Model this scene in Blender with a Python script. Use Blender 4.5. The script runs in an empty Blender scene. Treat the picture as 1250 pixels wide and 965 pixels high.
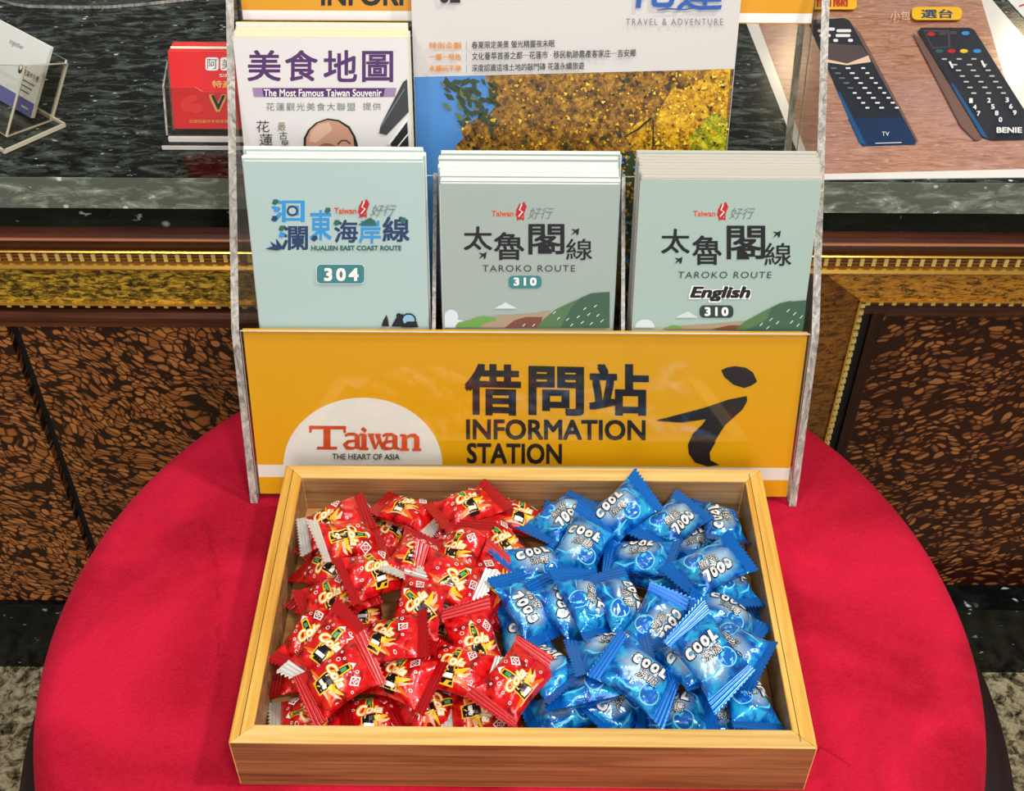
import bpy, bmesh, math, random
import numpy as np
from mathutils import Vector, Matrix
from mathutils.geometry import tessellate_polygon
from math import sin, cos, pi, radians

SC = bpy.context.scene
COL = SC.collection
random.seed(7)

# ------------------------------------------------------------------ camera
F, PITCH, ROLL, CX, CY, HC = 1450.0, radians(42), radians(.35), 625.0, 468.5, 1.16
_c, _s = cos(PITCH), sin(PITCH)
FW = Vector((0, _c, -_s)); _dn = Vector((0, -_s, -_c)); _rt = Vector((1, 0, 0))
RT = cos(ROLL) * _rt - sin(ROLL) * _dn
DN = sin(ROLL) * _rt + cos(ROLL) * _dn
CO = Vector((0, 0, HC))
cam = bpy.data.cameras.new('camera'); camo = bpy.data.objects.new('camera', cam); COL.objects.link(camo)
camo.matrix_world = Matrix.Translation(CO) @ Matrix((RT, -DN, -FW)).transposed().to_4x4()
cam.sensor_fit = 'HORIZONTAL'; cam.sensor_width = 36; cam.lens = F / 1250 * 36
cam.shift_y = -(482.5 - CY) / 1250
cam.clip_start = .02
SC.camera = camo

# ------------------------------------------------------------------ world, lights, exposure
W = bpy.data.worlds.new('world'); SC.world = W; W.use_nodes = True
W.node_tree.nodes['Background'].inputs[0].default_value = (1.0, .95, .88, 1)
W.node_tree.nodes['Background'].inputs[1].default_value = .26
SC.view_settings.view_transform = 'Standard'; SC.view_settings.look = 'None'
SC.view_settings.exposure = -0.3; SC.view_settings.gamma = 1; SC.view_settings.use_curve_mapping = False

def area(name, loc, target, size, power, color=(1, .95, .88), shape='DISK'):
    l = bpy.data.lights.new(name, 'AREA'); l.shape = shape; l.size = size; l.energy = power; l.color = color
    o = bpy.data.objects.new(name, l); COL.objects.link(o); o.location = loc
    o.rotation_euler = (Vector(target) - Vector(loc)).to_track_quat('-Z', 'Y').to_euler()
    return o
area('ceiling_downlight', (1.15, .35, 2.7), (.1, .45, .5), .20, 32, (1, .96, .9))
area('ceiling_downlight', (.55, -.6, 2.75), (0, .4, .5), .26, 24, (1, .96, .9))
area('ceiling_downlight', (-.9, -.5, 2.75), (0, .5, .5), .3, 16, (1, .95, .88))
area('added_front_fill', (0, -2.2, 1.7), (0, .6, .6), 1.3, 30, (.98, .98, 1), 'SQUARE')  # fill lamp added behind the camera to brighten the sign and brochures
area('lobby_ceiling_panel', (0, -1.6, 2.5), (0, .6, .5), 1.6, 18, (1, .97, .93), 'SQUARE')

# ------------------------------------------------------------------ pixel helpers (intersections with real planes)
def ray(u, v): return FW + RT * ((u - CX) / F) + DN * ((v - CY) / F)
def onz(u, v, z):
    d = ray(u, v); return CO + d * ((z - HC) / d.z)
def ony(u, v, y):
    d = ray(u, v); return CO + d * (y / d.y)
for _u, _v, _p, _sz in ((1243, 66, 3.2, .16), (966, 76, 2.2, .14)):     # downlights behind the desk, mirrored in the laminate
    _P = onz(_u, _v, .671); _d = ray(_u, _v); _t = (2.75 - .671) / -_d.z
    _L = _P + Vector((_d.x, _d.y, -_d.z)) * _t
    area('ceiling_downlight', tuple(_L), (_L.x, _L.y - .8, .6), _sz, _p, (1, .82, .5))
class Plane:
    def __init__(s, o, ex, ey):
        s.o = Vector(o); s.ex = Vector(ex).normalized(); s.n = s.ex.cross(Vector(ey)).normalized(); s.ey = s.n.cross(s.ex)
    def L(s, u, v):
        d = ray(u, v); t = (s.o - CO).dot(s.n) / d.dot(s.n); p = CO + d * t - s.o
        return (p.dot(s.ex), p.dot(s.ey))
    def P(s, a, b, h=0): return s.o + s.ex * a + s.ey * b + s.n * h
    def back(s, d): return Plane(s.o - s.n * d, s.ex, s.ey)

# ------------------------------------------------------------------ materials
def lin(c):
    return tuple(((x / 255) / 12.92 if x <= 10 else ((x / 255 + .055) / 1.055) ** 2.4) for x in c) + (1,)
MATS = {}
def mat(name, rgb=(200, 200, 200), rough=.5, metal=0, spec=.5, coat=0, trans=0, alpha=1, emis=None):
    if name in MATS: return MATS[name]
    m = bpy.data.materials.new(name); m.use_nodes = True; b = m.node_tree.nodes['Principled BSDF']
    b.inputs['Base Color'].default_value = lin(rgb); b.inputs['Roughness'].default_value = rough
    b.inputs['Metallic'].default_value = metal; b.inputs['Specular IOR Level'].default_value = spec
    b.inputs['Coat Weight'].default_value = coat; b.inputs['Coat Roughness'].default_value = .08
    b.inputs['Transmission Weight'].default_value = trans
    MATS[name] = m; return m
class NT:
    def __init__(s, m): s.m = m; s.t = m.node_tree; s.b = s.t.nodes['Principled BSDF']
    def n(s, typ, **kw):
        nd = s.t.nodes.new(typ)
        for k, v in kw.items():
            if k in nd.inputs.keys() if isinstance(k, str) and k[0].isupper() else False: nd.inputs[k].default_value = v
            else: setattr(nd, k, v)
        return nd
    def l(s, a, b): s.t.links.new(a, b)
    def coord(s, kind='Object', scale=(1, 1, 1), rot=(0, 0, 0), loc=(0, 0, 0)):
        tc = s.t.nodes.new('ShaderNodeTexCoord'); mp = s.t.nodes.new('ShaderNodeMapping')
        mp.inputs['Scale'].default_value = scale; mp.inputs['Rotation'].default_value = rot; mp.inputs['Location'].default_value = loc
        s.l(tc.outputs[kind], mp.inputs[0]); return mp.outputs[0]
    def noise(s, vec, scale, detail=4, rough=.6, dist=0):
        n = s.t.nodes.new('ShaderNodeTexNoise'); n.inputs['Scale'].default_value = scale; n.inputs['Detail'].default_value = detail
        n.inputs['Roughness'].default_value = rough; n.inputs['Distortion'].default_value = dist; s.l(vec, n.inputs['Vector']); return n.outputs['Fac']
    def vor(s, vec, scale, feature='F1', out='Distance', rnd=1):
        n = s.t.nodes.new('ShaderNodeTexVoronoi'); n.feature = feature; n.inputs['Scale'].default_value = scale
        n.inputs['Randomness'].default_value = rnd; s.l(vec, n.inputs['Vector']); return n.outputs[out]
    def ramp(s, fac, stops, interp='LINEAR'):
        r = s.t.nodes.new('ShaderNodeValToRGB'); r.color_ramp.interpolation = interp
        e = r.color_ramp.elements
        while len(e) < len(stops): e.new(.5)
        for i, (p, c) in enumerate(stops): e[i].position = p; e[i].color = lin(c)
        s.l(fac, r.inputs[0]); return r.outputs[0]
    def mix(s, fac, a, b, mode='MIX'):
        m = s.t.nodes.new('ShaderNodeMix'); m.data_type = 'RGBA'; m.blend_type = mode
        for i, x in ((0, fac), (6, a), (7, b)):
            if isinstance(x, (int, float)): m.inputs[i].default_value = x
            elif isinstance(x, tuple): m.inputs[i].default_value = lin(x)
            else: s.l(x, m.inputs[i])
        return m.outputs[2]
    def math(s, op, a, b=0.0, c=0.0):
        m = s.t.nodes.new('ShaderNodeMath'); m.operation = op
        for i, x in enumerate((a, b, c)):
            if isinstance(x, (int, float)): m.inputs[i].default_value = x
            else: s.l(x, m.inputs[i])
        return m.outputs[0]
    def color(s, c): s.l(c, s.b.inputs['Base Color'])
    def rough(s, c): s.l(c, s.b.inputs['Roughness'])
    def bump(s, h, st=.3, dist=.001):
        b = s.t.nodes.new('ShaderNodeBump'); b.inputs['Strength'].default_value = st; b.inputs['Distance'].default_value = dist
        s.l(h, b.inputs['Height']); s.l(b.outputs[0], s.b.inputs['Normal'])

def acrylic_mat(name, tint, gl=.1, rough=.04, edge=0):
    m = bpy.data.materials.new(name); m.use_nodes = True; t = m.node_tree; t.nodes.clear()
    out = t.nodes.new('ShaderNodeOutputMaterial'); mx = t.nodes.new('ShaderNodeMixShader'); tr = t.nodes.new('ShaderNodeBsdfTransparent')
    g = t.nodes.new('ShaderNodeBsdfGlossy'); g.inputs['Roughness'].default_value = rough; tr.inputs[0].default_value = lin(tint)
    fr = t.nodes.new('ShaderNodeFresnel'); fr.inputs[0].default_value = 1.45
    ge = t.nodes.new('ShaderNodeNewGeometry'); io = t.nodes.new('ShaderNodeMath'); io.operation = 'MULTIPLY_ADD'
    io.inputs[1].default_value = 1 / 1.45 - 1.45; io.inputs[2].default_value = 1.45
    t.links.new(ge.outputs['Backfacing'], io.inputs[0]); t.links.new(io.outputs[0], fr.inputs[0])
    a = t.nodes.new('ShaderNodeMath'); a.operation = 'MULTIPLY_ADD'; a.inputs[1].default_value = .5; a.inputs[2].default_value = gl * .2
    t.links.new(fr.outputs[0], a.inputs[0]); t.links.new(a.outputs[0], mx.inputs[0])
    t.links.new(tr.outputs[0], mx.inputs[1]); t.links.new(g.outputs[0], mx.inputs[2]); t.links.new(mx.outputs[0], out.inputs[0])
    MATS[name] = m; return m
ACR = acrylic_mat('clear_acrylic', (250, 250, 248))
ACRD = acrylic_mat('smoky_acrylic', (238, 236, 230))
ACE = mat('acrylic_polished_edge', (168, 164, 156), .25, 0, .6)
n = NT(ACE); v = n.coord('Object', (60, 60, 14)); f = n.noise(v, 3, 5, .7, 1.5)
n.color(n.ramp(f, [(.3, (92, 88, 82)), (.5, (160, 155, 146)), (.68, (206, 202, 194)), (.8, (240, 238, 232))]))
ACW = mat('acrylic_bright_edge', (226, 224, 216), .2, 0, .6)

# granite
def granite(name, dark, fleck, rough, lo=.60, scale=1, white=(215, 225, 218)):
    m = mat(name, dark, rough, 0, .28); n = NT(m)
    v = n.coord('Object', (22 * scale, 60 * scale, 60 * scale)); v2 = n.coord('Object', (70 * scale, 150 * scale, 150 * scale))
    a = n.noise(v, 1.2, 8, .72, .6); b = n.noise(v2, .8, 3, .7)
    c1 = n.ramp(a, [(.47, dark), (lo, fleck), (lo + .12, tuple(min(255, int(x * 1.6)) for x in fleck))])
    w = n.ramp(b, [(.655, (0, 0, 0)), (.72, (225, 225, 225))])
    c2 = n.mix(w, c1, white); v3 = n.coord('Object', (40 * scale, 55 * scale, 50 * scale))
    d = n.vor(v3, 1); w2 = n.ramp(d, [(.09, (255, 255, 255)), (.14, (0, 0, 0))])
    k = n.noise(v3, .35, 2); w3 = n.ramp(k, [(.5, (0, 0, 0)), (.62, (255, 255, 255))])
    n.color(n.mix(n.mix(1.0, w2, w3, 'MULTIPLY'), c2, white)); return m
GR = granite('black_granite', (7, 10, 10), (76, 86, 80), .12, .60, 1.5)
GRE = granite('granite_slab_edge', (94, 102, 90), (142, 152, 136), .3, .60, 1.4)
GRP = granite('black_granite_plinth', (8, 11, 11), (22, 30, 29), .15, .64, .6)
FLM = mat('floor_marble', (130, 120, 90), .25); n = NT(FLM)
v = n.coord('Object', (1, 1, 1)); a = n.noise(v, 75, 7, .72, .5)
n.color(n.ramp(a, [(.36, (22, 22, 18)), (.45, (92, 84, 62)), (.53, (160, 148, 116)), (.7, (205, 196, 168))]))

def wood(name, c0, c1, c2, axis, rough=.35, k=1, coat=0, fine=1.0):
    m = mat(name, c1, rough, 0, .3, coat); n = NT(m)
    sc = [90 * k, 90 * k, 90 * k]; sc[axis] = 4 * k
    v = n.coord('Object', tuple(sc)); a = n.noise(v, 1.0, 6, .65, .7)
    sc2 = [330 * k, 330 * k, 330 * k]; sc2[axis] = 9 * k; b = n.noise(n.coord('Object', tuple(sc2)), 1.0, 3, .6)
    c = n.ramp(a, [(.32, c0), (.5, c1), (.68, c2)])
    n.color(n.mix(.35 * fine, c, n.ramp(b, [(.35, c0), (.62, c2)]))); n.bump(b, .25, .0004); return m
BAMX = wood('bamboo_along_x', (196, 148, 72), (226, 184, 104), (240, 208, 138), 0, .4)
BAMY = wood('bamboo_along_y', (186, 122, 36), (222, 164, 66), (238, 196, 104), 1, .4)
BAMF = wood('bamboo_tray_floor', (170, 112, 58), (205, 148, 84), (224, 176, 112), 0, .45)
BAMO = wood('bamboo_shaded_outer_face', (84, 48, 24), (138, 90, 52), (176, 124, 78), 0, .45)  # shade of the outer face put into darker tones, plus dark grain
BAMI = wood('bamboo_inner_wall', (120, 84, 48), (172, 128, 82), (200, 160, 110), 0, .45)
WDX = wood('mahogany_moulding', (24, 9, 6), (66, 30, 17), (112, 58, 32), 0, .3, .6, .08)
WDZ = wood('mahogany_upright', (20, 7, 5), (44, 19, 11), (70, 32, 18), 2, .35, .6, .05)
DARK = mat('black_recess', (6, 4, 4), .6)

def burl(name, dark, mid, light, scale, rot, thr, rough=.25):
    m = mat(name, mid, rough, 0, .3, .05); n = NT(m)
    v0 = n.coord('Object', (1, 1, 1)); nz = n.t.nodes.new('ShaderNodeTexNoise'); nz.inputs['Scale'].default_value = 16; nz.inputs['Detail'].default_value = 2
    n.l(v0, nz.inputs['Vector'])
    vm = n.t.nodes.new('ShaderNodeVectorMath'); vm.operation = 'MULTIPLY_ADD'; vm.inputs[1].default_value = (.045, .045, .045)
    n.l(nz.outputs['Color'], vm.inputs[0]); n.l(v0, vm.inputs[2])
    m0 = n.t.nodes.new('ShaderNodeMapping'); m0.inputs['Rotation'].default_value = (0, rot, 0); n.l(vm.outputs[0], m0.inputs[0])
    mp = n.t.nodes.new('ShaderNodeMapping'); mp.inputs['Scale'].default_value = (scale * .62, .01, scale * 1.4)
    n.l(m0.outputs[0], mp.inputs[0])
    d = n.vor(mp.outputs[0], 1, 'DISTANCE_TO_EDGE'); r = n.vor(mp.outputs[0], 1, 'F1', 'Color'); f1 = n.vor(mp.outputs[0], 1, 'F1')
    sep = n.t.nodes.new('ShaderNodeSeparateColor'); n.l(r, sep.inputs[0])
    rad = n.math('MULTIPLY_ADD', sep.outputs[0], .30, thr)
    k = n.math('MINIMUM', n.math('DIVIDE', d, .17), n.math('MULTIPLY', n.math('SUBTRACT', rad, f1), 7))
    c = n.mix(n.ramp(k, [(.1, (0, 0, 0)), (.95, (255, 255, 255))]), dark, n.mix(sep.outputs[1], mid, light))
    big = n.noise(v0, 9, 3); c = n.mix(n.ramp(big, [(.35, (110, 110, 110)), (.6, (0, 0, 0))]), c, dark)
    n.color(c); return m
BURL = burl('burl_veneer_left', (44, 22, 12), (152, 88, 42), (192, 120, 62), 150, radians(-35), .50)
BURR = burl('burl_veneer_right', (50, 18, 11), (126, 70, 34), (178, 112, 60), 135, radians(18), .36)

def gold(name, d, a, b, rough=.32):
    m = mat(name, a, rough, .25, .5); n = NT(m); v = n.coord('Object', (45, 60, 110)); x = n.noise(v, 2.2, 9, .78, .6)
    n.color(n.ramp(x, [(.43, d), (.5, a), (.57, b)])); y = n.noise(v, 6, 4); n.bump(y, .4, .0008); return m
GOLDL = gold('aged_gold_leaf_left', (48, 38, 12), (138, 108, 28), (232, 184, 60))
GOLDR = gold('aged_gold_leaf_right', (76, 44, 12), (206, 138, 38), (228, 160, 52))
GOLDV = gold('aged_gold_upright_shaded', (76, 44, 14), (128, 78, 26), (150, 96, 34))  # shade on the upright painted in as a darker gold
GOLD = mat('bright_gold', (236, 186, 84), .25, .8)
BEAD = mat('gilt_bead', (245, 214, 130), .3, .5)
BEADB = mat('bead_channel', (70, 44, 20), .5, .2)

# velvet
VEL = mat('red_velvet', (200, 16, 50), .85, 0, .15); n = NT(VEL)
v = n.coord('Object'); a = n.noise(v, 420, 3, .7); b = n.noise(v, 9, 3, .55, .6)
c = n.mix(n.ramp(b, [(.36, (0, 0, 0)), (.6, (235, 235, 235))]), (160, 2, 32), (214, 24, 60))
n.color(n.mix(n.ramp(a, [(.3, (0, 0, 0)), (.75, (110, 110, 110))]), c, (236, 60, 90)))
n.bump(a, .5, .0015); n.b.inputs['Sheen Weight'].default_value = .15; n.b.inputs['Sheen Roughness'].default_value = .4
n.b.inputs['Sheen Tint'].default_value = lin((255, 90, 110))
LEA = mat('dark_maroon_leatherette', (28, 6, 9), .5)

WHITE = mat('white_ink', (244, 242, 238), .6); BLK = mat('black_ink', (26, 25, 30), .5); BLK2 = mat('soft_black_ink', (58, 58, 62), .5)
PAPER = mat('white_paper', (236, 238, 232), .65); PAPG = mat('grey_paper', (206, 200, 188), .65)
YEL = mat('yellow_ink', (240, 176, 8), .35); YELD = mat('amber_ink', (226, 156, 10), .4)

# ------------------------------------------------------------------ objects helpers
def link(o): COL.objects.link(o); return o
def meta(o, label=None, cat=None, group=None, kind=None):
    for k, v in (('label', label), ('category', cat), ('group', group), ('kind', kind)):
        if v: o[k] = v
    return o
def thing(name, loc, label, cat, group=None, rotz=0):
    o = link(bpy.data.objects.new(name, None)); o.location = loc; o.rotation_euler = (0, 0, rotz); o.empty_display_size = .05
    return meta(o, label, cat, group)
class MB:
    def __init__(s): s.v = []; s.f = []; s.m = []; s.uv = None; s.mats = []
    def mi(s, m):
        if m not in s.mats: s.mats.append(m)
        return s.mats.index(m)
    def add(s, vs, fs, m):
        k = len(s.v); s.v += [tuple(x) for x in vs]; i = s.mi(m)
        for f in fs: s.f.append(tuple(a + k for a in f)); s.m.append(i)
        return s
    def box(s, x0, x1, y0, y1, z0, z1, m):
        return s.hexa([(x0, y0, z0), (x1, y0, z0), (x1, y1, z0), (x0, y1, z0), (x0, y0, z1), (x1, y0, z1), (x1, y1, z1), (x0, y1, z1)], m)
    def hexa(s, p, m, top=None):
        s.add(p, [(3, 2, 1, 0), (4, 5, 6, 7), (0, 1, 5, 4), (1, 2, 6, 5), (2, 3, 7, 6), (3, 0, 4, 7)], m); return s
    def prism(s, poly, x0, x1, m, me=None):       # poly in (y,z), extruded along x; me = material of the rim
        k = len(poly); a = [(x0, y, z) for y, z in poly]; b = [(x1, y, z) for y, z in poly]
        tr = tessellate_polygon([[Vector((y, z, 0)) for y, z in poly]])
        s.add(a, [tuple(t) for t in tr], m); s.add(b, [tuple(reversed(t)) for t in tr], m)
        s.add(a + b, [(i, (i + 1) % k, k + (i + 1) % k, k + i) for i in range(k)], me or m); return s
    def build(s, name, parent=None, bevel=0, smooth=False, label=None, kind=None, local=False):
        me = bpy.data.meshes.new(name); off = Vector((0, 0, 0))
        if parent is not None and not local:
            q = parent
            while q: off += q.location; q = q.parent
        me.from_pydata([tuple(Vector(x) - off) for x in s.v], [], s.f)
        for m in s.mats: me.materials.append(m)
        me.polygons.foreach_set('material_index', s.m)
        bm = bmesh.new(); bm.from_mesh(me)
        if bevel:
            bmesh.ops.remove_doubles(bm, verts=bm.verts, dist=1e-6)
            bmesh.ops.recalc_face_normals(bm, faces=bm.faces)
            bmesh.ops.bevel(bm, geom=[e for e in bm.edges if e.is_manifold and e.calc_face_angle(0) > .5], offset=bevel, segments=2, affect='EDGES', profile=.6)
        else:
            bmesh.ops.recalc_face_normals(bm, faces=bm.faces)
        bm.to_mesh(me); bm.free()
        if smooth: me.polygons.foreach_set('use_smooth', [True] * len(me.polygons))
        me.update(); o = link(bpy.data.objects.new(name, me)); o.parent = parent
        return meta(o, label, None, None, kind)

# text as flat geometry
_tc = {}
def tmesh(body, bold=0.0, shear=0.0, space=1.0):
    key = (body, bold, shear, space)
    if bold > 0 and key not in _tc:
        vs, fs, lo, hi = tmesh(body, 0.0, shear, space); d = bold * .8 if any(ord(ch) > 0x2fff for ch in body) else bold; V = []; Fs = []
        for q_, (dx, dy) in enumerate(((d, d), (-d, d), (d, -d), (-d, -d), (0, 0))):
            k = len(V); V += [(a + dx, b + dy, q_ * 6e-6) for a, b, _z in vs]; Fs += [tuple(i + k for i in f) for f in fs]
        _tc[key] = (V, Fs, lo - d, hi + d)
    if key not in _tc:
        c = bpy.data.curves.new('t', 'FONT'); c.body = body; c.offset = bold; c.shear = shear; c.space_character = space; c.resolution_u = 3
        c.fill_mode = 'FRONT'
        o = bpy.data.objects.new('t', c); COL.objects.link(o); bpy.context.view_layer.update()
        e = o.evaluated_get(bpy.context.evaluated_depsgraph_get()); m = e.to_mesh()
        vs = [(v.co.x, v.co.y, 0.0) for v in m.vertices]; fs = [tuple(p.vertices) for p in m.polygons]; e.to_mesh_clear()
        bpy.data.objects.remove(o); bpy.data.curves.remove(c)
        a = np.array([q[:2] for q in vs]) if vs else np.zeros((1, 2)); _tc[key] = (vs, fs, a.min(0), a.max(0))
    return _tc[key]
class Print:
    """flat print lying on a plane; pixel corners are measured on that plane"""
    def __init__(s, pl, lift=.00015): s.pl = pl; s.mb = MB(); s.h = lift; s.step = .00004
    def up(s): s.h += s.step; return s
    def lpoly(s, pts, m):
        tr = tessellate_polygon([[Vector((a, b, 0)) for a, b in pts]])
        s.mb.add([s.pl.P(a, b, s.h) for a, b in pts], [tuple(t) for t in tr], m); s.up(); return s
    def poly(s, pts, m): return s.lpoly([s.pl.L(*p) for p in pts], m)
    def ell(s, cx, cy, rx, ry, m, n=24, a0=0, a1=360):
        pts = [(cx + rx * cos(radians(a0 + (a1 - a0) * i / n)), cy - ry * sin(radians(a0 + (a1 - a0) * i / n))) for i in range(n + (a1 - a0 != 360))]
        return s.poly(pts, m)
    def ring(s, cx, cy, rx, ry, w, m, n=20):
        o = [s.pl.L(cx + rx * cos(2 * pi * i / n), cy - ry * sin(2 * pi * i / n)) for i in range(n)]
        q = [s.pl.L(cx + (rx - w) * cos(2 * pi * i / n), cy - (ry - w) * sin(2 * pi * i / n)) for i in range(n)]
        s.mb.add([s.pl.P(a, b, s.h) for a, b in o + q], [(i, (i + 1) % n, n + (i + 1) % n, n + i) for i in range(n)], m); s.up()
    def rrect(s, x0, y0, x1, y1, r, m):
        pts = []
        for (cx, cy, a) in ((x1 - r, y0 + r, 0), (x0 + r, y0 + r, 90), (x0 + r, y1 - r, 180), (x1 - r, y1 - r, 270)):
            for k in range(5): pts.append((cx + r * cos(radians(a + k * 22.5)), cy - r * sin(radians(a + k * 22.5))))
        return s.poly(pts, m)
    def stroke(s, pts, w, m, taper=None):
        L = []; R = []
        for i, p in enumerate(pts):
            a = pts[max(0, i - 1)]; b = pts[min(len(pts) - 1, i + 1)]; d = Vector((b[0] - a[0], b[1] - a[1])).normalized()
            ww = (w[i] if isinstance(w, (list, tuple)) else w) / 2
            L.append((p[0] - d.y * ww, p[1] + d.x * ww)); R.append((p[0] + d.y * ww, p[1] - d.x * ww))
        q = [s.pl.L(*p) for p in L + R]; k = len(pts)
        s.mb.add([s.pl.P(a, b, s.h) for a, b in q], [(i, i + 1, k + i + 1, k + i) for i in range(k - 1)], m); s.up()
    def text(s, body, x0, y0, x1, y1, m, bold=0, shear=0, space=1, slope=0, lean=0):
        """text fitted to the box x0..x1, y0..y1; slope = rise in px over its width, lean = px the top shifts"""
        vs, fs, lo, hi = tmesh(body, bold, shear, space); out = []
        for (a, b, zz) in vs:
            u = (a - lo[0]) / max(1e-9, hi[0] - lo[0]); v = (b - lo[1]) / max(1e-9, hi[1] - lo[1])
            px = x0 + (x1 - x0) * u + lean * v; py = y1 + (y0 - y1) * v + slope * u
            out.append(s.pl.P(*s.pl.L(px, py), s.h + zz))
        s.mb.add(out, fs, m); s.up(); return s
    def build(s, name='print', parent=None, label=None): return s.mb.build(name, parent, label=label)

# ================================================================== SETTING
mb = MB(); mb.add([(-3, -2.5, 0), (3, -2.5, 0), (3, 6.5, 0), (-3, 6.5, 0)], [(0, 1, 2, 3)], FLM)
meta(mb.build('floor'), 'beige and black speckled polished marble floor', None, None, 'structure')
mb = MB(); mb.box(-3, 3, 6.4, 6.5, 0, 3, mat('lobby_wall_paint', (120, 96, 70), .6))
meta(mb.build('wall_back'), None, None, None, 'structure')

# ------------------------------------------------------------------ reception desk
WT = .6704
wt = thing('worktop', (0, 1.1, .643), 'black granite reception worktop with white flecks and a paler polished front edge', 'worktop')
mb = MB(); mb.box(-1.5, 1.5, .7765, 1.75, .644, WT, GR); mb.build('slab', wt)
mb = MB(); mb.box(-1.5, 1.5, .775, .7764, .643, WT - .0004, GRE); mb.build('front_edge', wt, label='grey green polished granite edge')
mb = MB(); mb.box(-1.5, 1.5, .786, .86, .6182, .6438, GRP); mb.build('under_slab', wt)

desk = thing('reception_desk', (0, 1.1, 0), 'dark mahogany reception desk front with gilded friezes and burl veneer panels', 'desk')
def moulding(name, x0, x1, prof, m, parent=desk, **k):
    mb = MB(); mb.prism(prof, x0, x1, m); return mb.build(name, parent, **k)
XL, XM, XR = -1.4, .12, 1.4
moulding('cornice_moulding', XL, XR, [(.86, .6175), (.790, .6175), (.788, .610), (.786, .607), (.786, .604), (.791, .601), (.794, .594), (.797, .588), (.86, .588)], WDX)
moulding('cornice_highlight', XL, XR, [(.80, .6072), (.7848, .6072), (.7843, .6060), (.7848, .6048), (.80, .6048)], mat('painted_nose_highlight', (226, 150, 110), .2, .5))  # highlight along the moulding nose, painted as a bright strip
def beads(name, x0, x1, z0, z1, y, pitch, parent=desk):
    mb = MB(); mb.box(x0, x1, y + .003, y + .02, z0, z1, BEADB); k = int((x1 - x0) / pitch); w = pitch * .34; h = (z1 - z0)
    for i in range(k):
        x = x0 + pitch * (i + .5); mb.box(x - w / 2, x + w / 2, y, y + .004, z0 + h * .14, z1 - h * .14, BEAD)
    mb.box(x0, x1, y + .0016, y + .004, z1 - h * .42, z1 - h * .30, mat('bead_wire', (150, 104, 50), .4, .4)); mb.box(x0, x1, y + .0016, y + .004, z0 + h * .26, z0 + h * .36, MATS['bead_wire'])
    return mb.build(name, parent, kind='stuff', label='gilded bead row on dark channel')
moulding('gold_fillet', XL, XR, [(.82, .5878), (.795, .5878), (.794, .5868), (.795, .5858), (.82, .5858)], GOLD)
beads('bead_strip', XL, XR, 0.5756, .5856, .7955, .0099)
moulding('gold_fillet', XL, XR, [(.82, .5756), (.792, .5756), (.7905, .5730), (.792, .5705), (.82, .5705)], GOLD)
# left cabinet front
moulding('gilded_frieze', XL, XM, [(.84, .5705), (.797, .5705), (.799, .5315), (.84, .5315)], GOLDL)
moulding('gold_fillet', XL, XM, [(.84, .5318), (.7965, .5318), (.7965, .5298), (.84, .5298)], GOLD)
beads('bead_strip', XL, XM, .5248, .5298, .799, .0112)
moulding('shadow_gap', XL, XM, [(.84, .5248), (.812, .5248), (.812, .5206), (.84, .5206)], DARK)
moulding('panel_moulding', XL, XM, [(.84, .5208), (.799, .5208), (.7965, .516), (.7965, .513), (.800, .511), (.800, .5035), (.84, .5035)], WDX)
mb = MB(); mb.box(-1.4, -.4425, .803, .84, .116, .5035, BURL); mb.build('veneer_panel', desk)
mb = MB(); mb.box(-.432, XM, .8035, .84, .116, .5035, BURL); mb.build('veneer_panel', desk)
mb = MB(); mb.box(-.4425, -.432, .812, .84, .116, .5035, DARK); mb.build('shadow_gap', desk)
# right cabinet: mitred gilded frame around a sunk panel
xo, xi, zo, zi = .2570, .2975, .5705, .5335
mb = MB(); mb.hexa([(xo, .796, zo), (XR, .796, zo), (XR, .86, zo), (xo, .86, zo), (xi, .806, zi), (XR, .806, zi), (XR, .86, zi), (xi, .86, zi)], GOLDR)
mb.build('gilded_frieze', desk, label='bright gold frieze above the right panel')
mb = MB(); mb.hexa([(xo, .7962, .116), (xi, .806, .116), (xi, .86, .116), (xo, .86, .116), (xo, .7962, zo - .0006), (xi, .8062, zi - .0006), (xi, .86, zi), (xo, .86, zo)], GOLDV)
mb.build('gilded_stile', desk, label='gold upright with painted shade meeting the frieze at a mitre')
moulding('gold_fillet', xi, XR, [(.86, .5340), (.8045, .5340), (.8045, .5322), (.86, .5322)], GOLD)
mb = MB(); mb.box(xi, xi + .0016, .8045, .86, .116, .533, GOLD); mb.build('gold_fillet', desk)
beads('bead_strip', xi + .003, XR, .5262, .5322, .807, .0112)
mb = MB(); mb.box(xi + .0016, xi + .0075, .811, .86, .116, .5322, BEADB)
k = 0
z = .5262
while z > .13: mb.box(xi + .0026, xi + .0066, .807, .812, z - .0021, z + .0021, BEAD); z -= .0080
mb.build('bead_strip', desk, kind='stuff', label='gilded bead column down the right frame')
moulding('panel_moulding', xi + .0075, XR, [(.87, .5262), (.818, .5262), (.816, .520), (.820, .5165), (.817, .513), (.817, .510), (.823, .506), (.826, .5), (.87, .5)], WDX)
mb = MB(); mb.prism([(.3050, 0), (.309, 0), (.3125, 0), (.3225, 0), (.3225, 1), (.3050, 1)], 0, 1, DARK)
mb = MB(); mb.box(xi + .0075, .3165, .822, .87, .116, .5262, DARK); mb.build('shadow_gap', desk)
mb = MB(); mb.box(.3165, .327, .818, .87, .116, .51, WDZ); mb.build('panel_stile', desk)
mb = MB(); mb.box(.327, XR, .832, .87, .116, .503, BURR); mb.build('veneer_panel', desk, label='sunk dark burl panel with orange spots')
mb = MB(); mb.box(XM, xo, .806, .86, .116, .5705, WDZ); mb.build('centre_stile', desk)
mb = MB(); mb.box(XL, XR, .797, .86, 0, .116, GRP); mb.build('plinth', desk, label='black granite plinth at the foot of the desk')
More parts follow.
